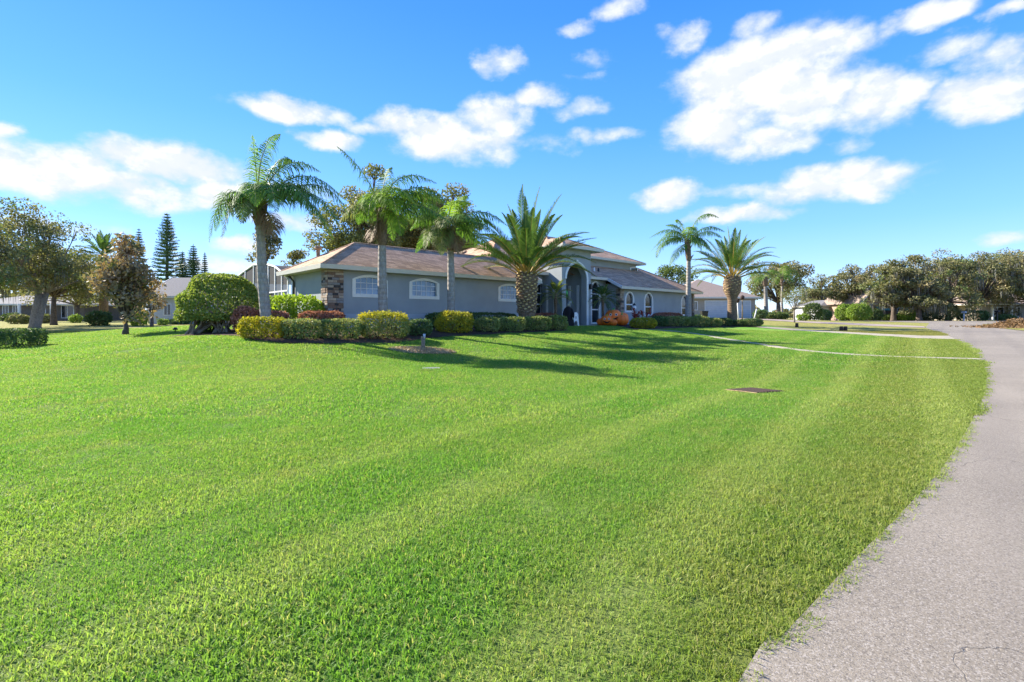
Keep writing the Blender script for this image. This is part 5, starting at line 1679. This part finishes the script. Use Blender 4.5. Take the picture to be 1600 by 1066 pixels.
# --- far woods that read as one mass
nW = 26000
aW = RNG.uniform(-1.25, 1.25, nW); dW = RNG.uniform(125, 165, nW)
hW = (4.5 + 1.6 * np.sin(aW * 23) + 1.2 * np.sin(aW * 57 + 2) + .8 * np.sin(aW * 131)) * RNG.uniform(.05, 1, nW) ** .7
xW, yW = dW * np.sin(aW), dW * np.cos(aW)
ow = np_mesh('distant_woods', leaves(np.stack([xW, yW, terrain(xW, yW) + hW], 1), 1.1, .7), 4, M['oakleaf'], None, (0, 130, 1), RNG.uniform(0, 1, nW))
tag(ow, 'low belt of distant woods behind the houses', 'woods', None, 'stuff')

# ------------------------------------------------------------------ neighbouring houses
def simple_house(name, px0, px1, Y, depth, wall_h, pitch, wallmat, roofmat, label, kind='hip', ridge='x', openings=(), ov=.5, rise_max=None):
    """box house with real window and door pieces; openings = (kind, pixel x0, x1, height above floor z0, z1)"""
    x0 = (px0 - CX) / F * Y; x1 = (px1 - CX) / F * Y
    zg = tz((x0 + x1) / 2, Y)
    t = thing(name, ((x0 + x1) / 2, Y, zg), label, 'house')
    zt = zg + wall_h
    MB().box(x0, x1, Y, Y + depth, zg - .2, zt).build('wall', M[wallmat], t)
    X0, X1, Y0, Y1 = x0 - ov, x1 + ov, Y - ov, Y + depth + ov
    ze = zt - .02
    mb = MB()
    if kind == 'hip':
        k = min((X1 - X0), (Y1 - Y0)) / 2; zr_ = ze + pitch * k
        if (X1 - X0) > (Y1 - Y0): a, b_ = (X0 + k, (Y0 + Y1) / 2, zr_), (X1 - k, (Y0 + Y1) / 2, zr_)
        else: a, b_ = ((X0 + X1) / 2, Y0 + k, zr_), ((X0 + X1) / 2, Y1 - k, zr_)
        v_ = [(X0, Y0, ze), (X1, Y0, ze), (X1, Y1, ze), (X0, Y1, ze), a, b_]
        fs = [(0, 1, 5, 4), (1, 2, 5), (2, 3, 4, 5), (3, 0, 4)] if (X1 - X0) > (Y1 - Y0) else [(0, 1, 4), (1, 2, 5, 4), (2, 3, 5), (3, 0, 4, 5)]
        mb.add(v_, fs)
    elif ridge == 'y':                                     # gable faces the viewer
        xm = (X0 + X1) / 2; zr_ = ze + pitch * (X1 - X0) / 2
        mb.add([(X0, Y0, ze), (X1, Y0, ze), (X1, Y1, ze), (X0, Y1, ze), (xm, Y0, zr_), (xm, Y1, zr_)], [(0, 4, 5, 3), (1, 2, 5, 4)])
        MB().add([(x0, Y, zt - .05), (x1, Y, zt - .05), ((x0 + x1) / 2, Y, zr_ - pitch * ov - .05), (x0, Y + depth, zt - .05), (x1, Y + depth, zt - .05), ((x0 + x1) / 2, Y + depth, zr_ - pitch * ov - .05)], [(0, 1, 2)]).build('gable', M[wallmat], t)
        for sgn, xe in ((-1, X0), (1, X1)):
            MB().prism([(xe, ze - .2), (xm, zr_ - .2), (xm, zr_ + .03), (xe, ze + .03)], lambda a_, b2, d_: (a_, d_, b2), Y0 - .06, Y0 - .005).build('rake_board', M['white'], t)
    else:
        ym = (Y0 + Y1) / 2; zr_ = ze + pitch * (Y1 - Y0) / 2
        mb.add([(X0, Y0, ze), (X1, Y0, ze), (X1, Y1, ze), (X0, Y1, ze), (X0, ym, zr_), (X1, ym, zr_)], [(0, 1, 5, 4), (2, 3, 4, 5)])
        for xe in (x0, x1):
            MB().add([(xe, Y, zt - .05), (xe, Y + depth, zt - .05), (xe, ym, zr_ - pitch * ov)], [(0, 1, 2)]).build('gable', M[wallmat], t)
        for ya, yb in ((Y0, ym), (Y1, ym)):
            MB().prism([(ya, ze - .2), (yb, zr_ - .2), (yb, zr_ + .03), (ya, ze + .03)], lambda a_, b2, d_: (d_, a_, b2), X0 - .06, X0 - .005).build('rake_board', M['white'], t)
    mb.build('roof', M[roofmat], t)
    MB().box(X0, X1, Y0 - .05, Y0 - .003, ze - .18, ze + .03).build('fascia', M['fascia'], t)
    if kind == 'hip':
        MB().box(X0 - .05, X0 - .003, Y0, Y1, ze - .18, ze + .03).build('fascia', M['fascia'], t)
        MB().box(X1 + .003, X1 + .05, Y0, Y1, ze - .18, ze + .03).build('fascia', M['fascia'], t)
    for (kd, a, b_, z0, z1) in openings:
        u0, u1 = (a - CX) / F * Y, (b_ - CX) / F * Y
        if kd == 'garage':
            g = MB().box(u0 - .1, u1 + .1, Y - .06, Y - .003, zg - .05, zg + z1 + .1).build('garage_door_frame', M['white'], t)
            nr = 4
            for k in range(nr):
                h0 = zg + .02 + (z1 - .02) * k / nr; h1 = zg + .02 + (z1 - .02) * (k + 1) / nr
                MB().bevbox(u0, u1, Y - .10, Y - .062, h0 + .012, h1 - .012, .012).build('door_panel', M['greywall' if wallmat != 'brickpink' else 'dark'], g)
        elif kd == 'column':
            MB().tube([((u0 + u1) / 2, Y - .9, zg), ((u0 + u1) / 2, Y - .9, zt)], (u1 - u0) / 2, 10).build('column', M['white'], t)
        else:
            g = MB().box(u0, u1, Y - .05, Y - .003, zg + z0, zg + z1).build('window', M['white'], t)
            MB().box(u0 + .09, u1 - .09, Y - .065, Y - .052, zg + z0 + .09, zg + z1 - .09).build('pane', M['glass_dark'], g)
            MB().box((u0 + u1) / 2 - .03, (u0 + u1) / 2 + .03, Y - .078, Y - .066, zg + z0 + .09, zg + z1 - .09).build('mullion', M['white'], g)
    return t


nb = simple_house('neighbour_house', 1050, 1180, 66, 11, 2.75, .47, 'tanwall', 'tanroof', 'tan roofed house with wide pale garage door beyond the right wing', 'hip', openings=(('garage', 1102, 1150, 0, 2.2), ('garage', 1155, 1172, 0, 2.2), ('window', 1084, 1090, 1.0, 2.2)), ov=.5)
simple_house('white_house', 232, 345, 54, 9, 3.0, .48, 'greywall', 'greyroof', 'white walled house with grey roof behind the rounded shrub', 'gable', 'x', openings=(('window', 256, 268, .9, 2.2), ('window', 285, 297, .9, 2.2)))
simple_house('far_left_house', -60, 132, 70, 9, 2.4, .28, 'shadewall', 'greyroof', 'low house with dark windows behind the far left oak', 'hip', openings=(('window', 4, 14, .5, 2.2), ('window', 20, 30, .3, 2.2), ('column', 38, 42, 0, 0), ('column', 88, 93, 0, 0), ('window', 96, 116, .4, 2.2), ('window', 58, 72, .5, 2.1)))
simple_house('grey_garage_house', 1284, 1322, 86, 8, 2.6, .4, 'greywall', 'greyroof', 'light grey garage house under the leftmost oaks', 'hip', openings=(('garage', 1290, 1310, 0, 2.0),))
gh = simple_house('brick_gable_house', 1346, 1384, 78, 9, 2.7, 1.12, 'brickpink', 'tanroof', 'pinkish brick house with steep white edged gable', 'gable', 'y', openings=(('window', 1352, 1360, .8, 2.2),))
x0, x1 = (1367 - CX) / F * 78, (1384 - CX) / F * 78; zg = gh.location.z
MB().add([(x0, 77.95, zg + 2.25), (x1, 77.95, zg + 2.25), (x1, 76.9, zg + 1.65), (x0, 76.9, zg + 1.65), (x0, 77.95, zg + 2.2), (x1, 77.95, zg + 2.2), (x1, 76.9, zg + 1.6), (x0, 76.9, zg + 1.6)],
         [(0, 1, 2, 3), (7, 6, 5, 4), (3, 2, 6, 7), (0, 3, 7, 4), (1, 5, 6, 2)]).build('awning', M['awning'], gh)
simple_house('dark_garage_house', 1394, 1452, 80, 10, 2.8, .5, 'brickpink', 'tanroof', 'brick house with a dark garage door among the oaks', 'hip', openings=(('garage', 1432, 1443, 0, 2.1), ('window', 1402, 1412, .8, 2.1)))
simple_house('porch_house', 1528, 1680, 84, 11, 2.8, .42, 'tanwall', 'tanroof', 'tan house with white porch columns at the far right', 'hip', openings=(('column', 1571, 1574, 0, 0), ('column', 1542, 1544.5, 0, 0), ('column', 1598, 1600.5, 0, 0), ('window', 1548, 1568, .7, 2.3), ('window', 1578, 1594, .7, 2.3)), ov=1.3)

# ------------------------------------------------------------------ small things on the lawn and by the entry
b = gp(661, 548)
t = thing('lawn_post', b, 'short weathered wooden post with a metal light on the lawn', 'post')
MB().tube([b - Vector((0, 0, .15)), b + Vector((0, 0, .12)), b + Vector((.01, 0, .42))], [.075, .07, .066], 10).build('stake', M['wood'], t, True)
MB().bevbox(b.x - .07, b.x + .02, b.y - .05, b.y + .05, b.z + .36, b.z + .5, .015).build('junction_box', M['wood'], t)
MB().tube([b + Vector((.04, 0, .40)), b + Vector((.045, 0, .58))], [.032, .045], 10).build('spotlight', M['greywall'], t, True)


def plate(quad, z, h, inset=0.0):
    c_ = Vector((sum(q[0] for q in quad) / 4, sum(q[1] for q in quad) / 4, 0))
    lo = [Vector((q[0], q[1], 0)).lerp(c_, inset) for q in quad]
    vs = [Vector((q.x, q.y, tz(q.x, q.y) + z)) for q in lo] + [Vector((q.x, q.y, tz(q.x, q.y) + z + h)) for q in lo]
    return vs, [(3, 2, 1, 0), (4, 5, 6, 7), (0, 1, 5, 4), (1, 2, 6, 5), (2, 3, 7, 6), (3, 0, 4, 7)]


t = thing('meter_lid', meter_p, 'flat grey meter box lid set in the lawn', 'lid')
MB().add(*plate(METER, -.02, .04, .0)).build('frame', M['lid'], t)
MB().add(*plate(METER, .016, .012, .12)).build('cover', M['lid'], t)
t = thing('drain_grate', grate_p, 'square rusty brown drain grate set in the lawn', 'drain')
MB().add(*plate(GRATE, -.02, .045, .0)).build('frame', M['rust'], t)
for k in range(9):
    f0, f1 = (k + .2) / 9, (k + .8) / 9
    q = [Vector((*p_, 0)) for p_ in GRATE]
    qq = [q[0].lerp(q[1], f0), q[0].lerp(q[1], f1), q[3].lerp(q[2], f1), q[3].lerp(q[2], f0)]
    MB().add(*plate([(v_.x, v_.y) for v_ in qq], .026, .016, .06)).build('bar', M['rust'], t)
ca = Vector((*GRATE[3], 0)); cb_ = Vector((*GRATE[2], 0))
for (p0, p1, lb) in ((GRATE[0], GRATE[3], ''), (GRATE[2], GRATE[1], '')):
    a = Vector((*p0, tz(*p0) + .02)); e = Vector((*p1, tz(*p1) + .02))
    MB().tube([a, a.lerp(e, .5) + Vector((.01, .02, .0)), e], .013, 6).build('edge_strip', M['straw'], t)

# inflatable pumpkins
c = vline(959, -1.9)
pk = thing('inflatable_pumpkins', c, 'heap of inflated orange pumpkins with grinning faces by the entry', 'inflatable')
def pumpkin(dx, dy, dz, R, sq=.8, face=False):
    o_ = Vector((c.x + dx, c.y + dy, c.z + dz + R * sq))
    vs = []; fs = []; nl, ns = 12, 36
    for i in range(nl + 1):
        th = math.pi * i / nl
        for j in range(ns):
            ph = 2 * math.pi * j / ns
            g = 1 - .10 * abs(math.cos(ph * 4.5)) ** 3
            z_ = math.cos(th) * sq * R * (1 - .12 * math.exp(-(math.sin(th) * 3) ** 2))
            vs.append((o_.x + math.sin(th) * math.cos(ph) * R * g, o_.y + math.sin(th) * math.sin(ph) * R * g, o_.z + z_))
    for i in range(nl):
        for j in range(ns):
            fs.append((i * ns + j, i * ns + (j + 1) % ns, (i + 1) * ns + (j + 1) % ns, (i + 1) * ns + j))
    pu_ = MB().add(vs, fs).build('pumpkin', M['orange'], pk, True)
    if face:
        f = Vector((-o_.x, -o_.y, 0)).normalized(); s = Vector((-f.y, f.x, 0)) * -1
        for sx in (-.32, .32):
            q = o_ + f * R * .86 + s * sx * R + Vector((0, 0, .22 * R))
            MB().tube([q, q + f * R * .10], [R * .15, R * .14], 12).build('eye', M['white'], pu_)
            MB().tube([q + f * R * .10, q + f * R * .13], [R * .10, R * .09], 10).build('pupil', M['black'], pu_)
        pts = [o_ + f * R * (.98 - .10 * abs(x_)) + s * x_ * R * .5 + Vector((0, 0, -R * (.30 - .22 * x_ * x_))) for x_ in (-1, -.5, 0, .5, 1)]
        MB().tube(pts, [R * .03, R * .08, R * .1, R * .08, R * .03], 6).build('mouth', M['blackcloth'], pu_)
    MB().tube([o_ + Vector((0, 0, R * sq * .85)), o_ + Vector((.02, 0, R * sq * 1.12))], [R * .13, R * .09], 8).build('stalk', M['green_nylon'], pu_)
pumpkin(-.55, -.35, 0, .46, .82, True); pumpkin(.02, .2, .12, .60, .88, True); pumpkin(.55, -.1, 0, .48, .85, False); pumpkin(-.15, -.55, 0, .30, .8, False); pumpkin(.66, .35, .2, .45, .85, True); pumpkin(-.85, .05, 0, .34, .8, False)
# dark robed figure
c = vline(888, -1.55)
t = thing('robed_figure', c, 'black robed halloween figure with pale head beside the hedge end', 'decoration')
mb = MB()
sec = [(0, .38, .30), (.3, .36, .27), (.7, .28, .2), (1.0, .25, .17), (1.18, .22, .13), (1.28, .09, .08)]
vs = []; fs = []
for i, (z_, rx, ry) in enumerate(sec):
    for j in range(24):
        a = 2 * math.pi * j / 24; g = 1 + (.10 * math.sin(a * 7) if i < 3 else 0)
        vs.append((c.x + math.cos(a) * rx * g, c.y + math.sin(a) * ry * g, c.z + z_ + (.03 if i == 0 and j % 3 else .01)))
for i in range(len(sec) - 1):
    for j in range(24): fs.append((i * 24 + j, i * 24 + (j + 1) % 24, (i + 1) * 24 + (j + 1) % 24, (i + 1) * 24 + j))
mb.add(vs, fs).build('robe', M['blackcloth'], t, True)
for sg in (-1, 1):
    s = c + Vector((sg * .2, -.02, 1.12))
    MB().tube([s, s + Vector((sg * .1, -.1, -.3)), s + Vector((sg * .06, -.2, -.55))], [.075, .08, .10], 10).build('sleeve', M['blackcloth'], t, True)
    MB().tube([s + Vector((sg * .06, -.2, -.53)), s + Vector((sg * .05, -.23, -.66))], [.035, .02], 8).build('hand', M['skin'], t, True)
hd = MB(); o_ = c + Vector((.05, -.03, 1.45))
vs = []; fs = []
for i in range(9):
    th = math.pi * i / 8
    for j in range(16):
        ph = 2 * math.pi * j / 16
        k = .13 * (1 - .25 * max(0, -math.cos(th)))
        vs.append((o_.x + math.sin(th) * math.cos(ph) * k + .09 * math.cos(th), o_.y + math.sin(th) * math.sin(ph) * k, o_.z + math.cos(th) * .20))
for i in range(8):
    for j in range(16): fs.append((i * 16 + j, i * 16 + (j + 1) % 16, (i + 1) * 16 + (j + 1) % 16, (i + 1) * 16 + j))
hd = hd.add(vs, fs).build('head', M['skin'], t, True)
for sg in (-1, 1):
    MB().tube([o_ + Vector((sg * .05 + .02, -.105, .03)), o_ + Vector((sg * .05 + .02, -.125, .03))], [.03, .028], 8).build('eye_socket', M['black'], hd)
# white standing board beside it
c = vline(900, -1.5)
t = thing('white_ghost_board', c, 'white standing cut out board with a dark mark beside the robed figure', 'decoration')
R_ = Vector((U[0], U[1], 0))
outl = [(-.33, 0), (-.24, 0), (-.14, .3), (0, .36), (.14, .3), (.2, 0), (.33, 0), (.26, .45), (.22, .8), (.1, .92), (-.1, .92), (-.22, .8), (-.27, .45)]
MB().prism(outl, lambda a, b_, d_: tuple(c + R_ * a + Vector((-.68, .73, 0)) * d_ + Vector((0, 0, b_))), 0, .05).build('board', M['white'], t)
MB().prism([(-.06, .5), (.06, .5), (.08, .66), (-.08, .66)], lambda a, b_, d_: tuple(c + R_ * a + Vector((-.68, .73, 0)) * d_ + Vector((0, 0, b_))), -.008, -.002).build('mark', M['glass_blue'], t)
MB().tube([c + Vector((-.3, .35, 0)), c + Vector((-.03, .06, .7))], .018, 6).build('prop', M['wood'], t)
# green hanging decorations in the arch
for (uu, z_, R1, lb) in ((c0 + .10, 4.62, .34, 'upper green ball hanging in the left side of the entry arch'), (c0 + .22, 3.25, .25, 'lower green ball hanging in the left side of the entry arch')):
    p_ = O + U * uu + V * (VT + .2); q = Vector((p_[0], p_[1], z_))
    t = thing('hanging_ball', q, lb, 'decoration', 'green hanging decorations')
    vs = []; fs = []
    for i in range(11):
        th = math.pi * i / 10
        for j in range(20):
            ph = 2 * math.pi * j / 20; g = 1 - .06 * abs(math.cos(ph * 4))
            vs.append((q.x + math.sin(th) * math.cos(ph) * R1 * .55 * g, q.y + math.sin(th) * math.sin(ph) * R1 * .55 * g, q.z + math.cos(th) * R1))
    for i in range(10):
        for j in range(20): fs.append((i * 20 + j, i * 20 + (j + 1) % 20, (i + 1) * 20 + (j + 1) % 20, (i + 1) * 20 + j))
    MB().add(vs, fs).build('ball', M['green_nylon'], t, True)
    MB().tube([q + Vector((0, 0, R1 * .97)), q + Vector((0, 0, .9 if z_ > 4 else 1.05))], .008, 5).build('string', M['black'], t)
# white lamp on a dark post before the right wing
c = vline(991, -1.2)
t = thing('lamp_post', c, 'dark garden lamp post with white globe before the right wing', 'lamp')
MB().tube([c, c + Vector((0, 0, 1.15))], [.035, .03], 8).build('pole', M['black'], t, True)
MB().tube([c + Vector((0, 0, 1.14)), c + Vector((0, 0, 1.2)), c + Vector((0, 0, 1.32)), c + Vector((0, 0, 1.45)), c + Vector((0, 0, 1.5))], [.05, .13, .17, .13, .06], 14).build('globe', M['white'], t, True)
MB().tube([c + Vector((0, 0, 1.49)), c + Vector((0, 0, 1.53)), c + Vector((0, 0, 1.68))], [.14, .13, .02], 12).build('cap', M['black'], t, True)
# two posts with round dark heads by the neighbour's drive
for (px, ht, lean, mt, lb) in ((1154, 2.1, -.12, 'white', 'white leaning post with dark head by the neighbouring garage'), (1160, 2.45, .0, 'wood', 'taller post with round dark head by the neighbouring garage'), (1177.5, 1.3, .35, 'white', 'short leaning white post at the garage corner')):
    c = col(px, 57)
    t = thing('yard_post', c, lb, 'post')
    tp = c + Vector((lean, 0, ht))
    MB().tube([c - Vector((0, 0, .1)), tp], [.07, .06], 8).build('pole', M[mt], t, True)
    if ht > 2:
        MB().tube([tp - Vector((0, 0, .1)), tp, tp + Vector((0, 0, .25)), tp + Vector((0, 0, .42))], [.08, .2, .24, .08], 12).build('head', M['rust'], t, True)
# cut log stumps on the neighbour's lawn
for (px, py, k_, lb) in ((1245, 511.5, 1, 'single brown stump beside the young tree'), (1314.5, 517.5, 1, 'left one of the two brown stumps on the olive lawn'), (1321, 517.5, 1, 'right one of the two brown stumps on the olive lawn')):
    c = gp(px, py)
    t = thing('stump', c, lb, 'stump')
    MB().tube([c - Vector((0, 0, .1)), c + Vector((0, 0, .1)), c + Vector((.01, 0, .34))], [.15, .125, .115], 12).build('log', M['rust'], t, True)
    MB().tube([c + Vector((.01, 0, .335)), c + Vector((.01, 0, .35))], [.10, .095], 12).build('cut_top', M['boot'], t)
# wheelie bin beside the garage
c = col(1100, 58)
t = thing('waste_bin', c, 'dark waste bin beside the neighbouring garage door', 'bin')
MB().add([(c.x - .26, c.y - .3, c.z), (c.x + .26, c.y - .3, c.z), (c.x + .26, c.y + .25, c.z), (c.x - .26, c.y + .25, c.z), (c.x - .36, c.y - .38, c.z + 1.0), (c.x + .36, c.y - .38, c.z + 1.0), (c.x + .36, c.y + .34, c.z + 1.0), (c.x - .36, c.y + .34, c.z + 1.0)],
         [(3, 2, 1, 0), (0, 1, 5, 4), (1, 2, 6, 5), (2, 3, 7, 6), (3, 0, 4, 7), (4, 5, 6, 7)]).build('body', M['black'], t)
MB().bevbox(c.x - .39, c.x + .39, c.y - .42, c.y + .38, c.z + 1.0, c.z + 1.08, .03).build('lid', M['dark'], t)
# street furniture on the far side of the road
for (px, Y, h, lb) in ((1506, 70, 1.1, 'short pale mailbox post before the dark clipped hedge'), (1558, 68, 1.2, 'dark mailbox post before the porch house')):
    c = col(px, Y)
    t = thing('mailbox', c, lb, 'mailbox')
    MB().box(c.x - .06, c.x + .06, c.y - .06, c.y + .06, c.z - .1, c.z + h).build('post', M['greywall' if px < 1520 else 'black'], t)
    MB().bevbox(c.x - .14, c.x + .14, c.y - .3, c.y + .25, c.z + h, c.z + h + .26, .05).build('box', M['greywall' if px < 1520 else 'black'], t)
# heap of dry palm debris on the island
c = gp(1590, 513)
t = thing('brush_heap', c, 'heap of dry brown brush on the island at the right edge', 'brush')
n = 2600
P = np.stack([RNG.normal(c.x + .4, 1.3, n), RNG.normal(c.y + .5, 1.0, n), np.zeros(n)], 1)
hh = .75 * np.exp(-(((P[:, 0] - c.x - .4) / 1.5) ** 2 + ((P[:, 1] - c.y - .5) / 1.2) ** 2))
P[:, 2] = terrain(P[:, 0], P[:, 1]) + .06 + hh * RNG.uniform(.2, 1, n)
leaf_obj('dry_leaves', P, .34, 'drytwig', t, .22)
# two small dark lawn lights left of the house
for (px, py, lb) in ((274, 519.5, 'small dark garden light in the lawn, left one'), (303, 522.5, 'small dark garden light beside the rounded shrub')):
    c = gp(px, py)
    t = thing('garden_light', c, lb, 'light')
    MB().tube([c - Vector((0, 0, .05)), c + Vector((0, 0, .14))], .02, 6).build('stem', M['black'], t)
    MB().tube([c + Vector((0, 0, .12)), c + Vector((0, 0, .16)), c + Vector((0, 0, .24))], [.10, .11, .04], 10).build('head', M['black'], t, True)

for o in bpy.data.objects:
    if '_o' in o: del o['_o']
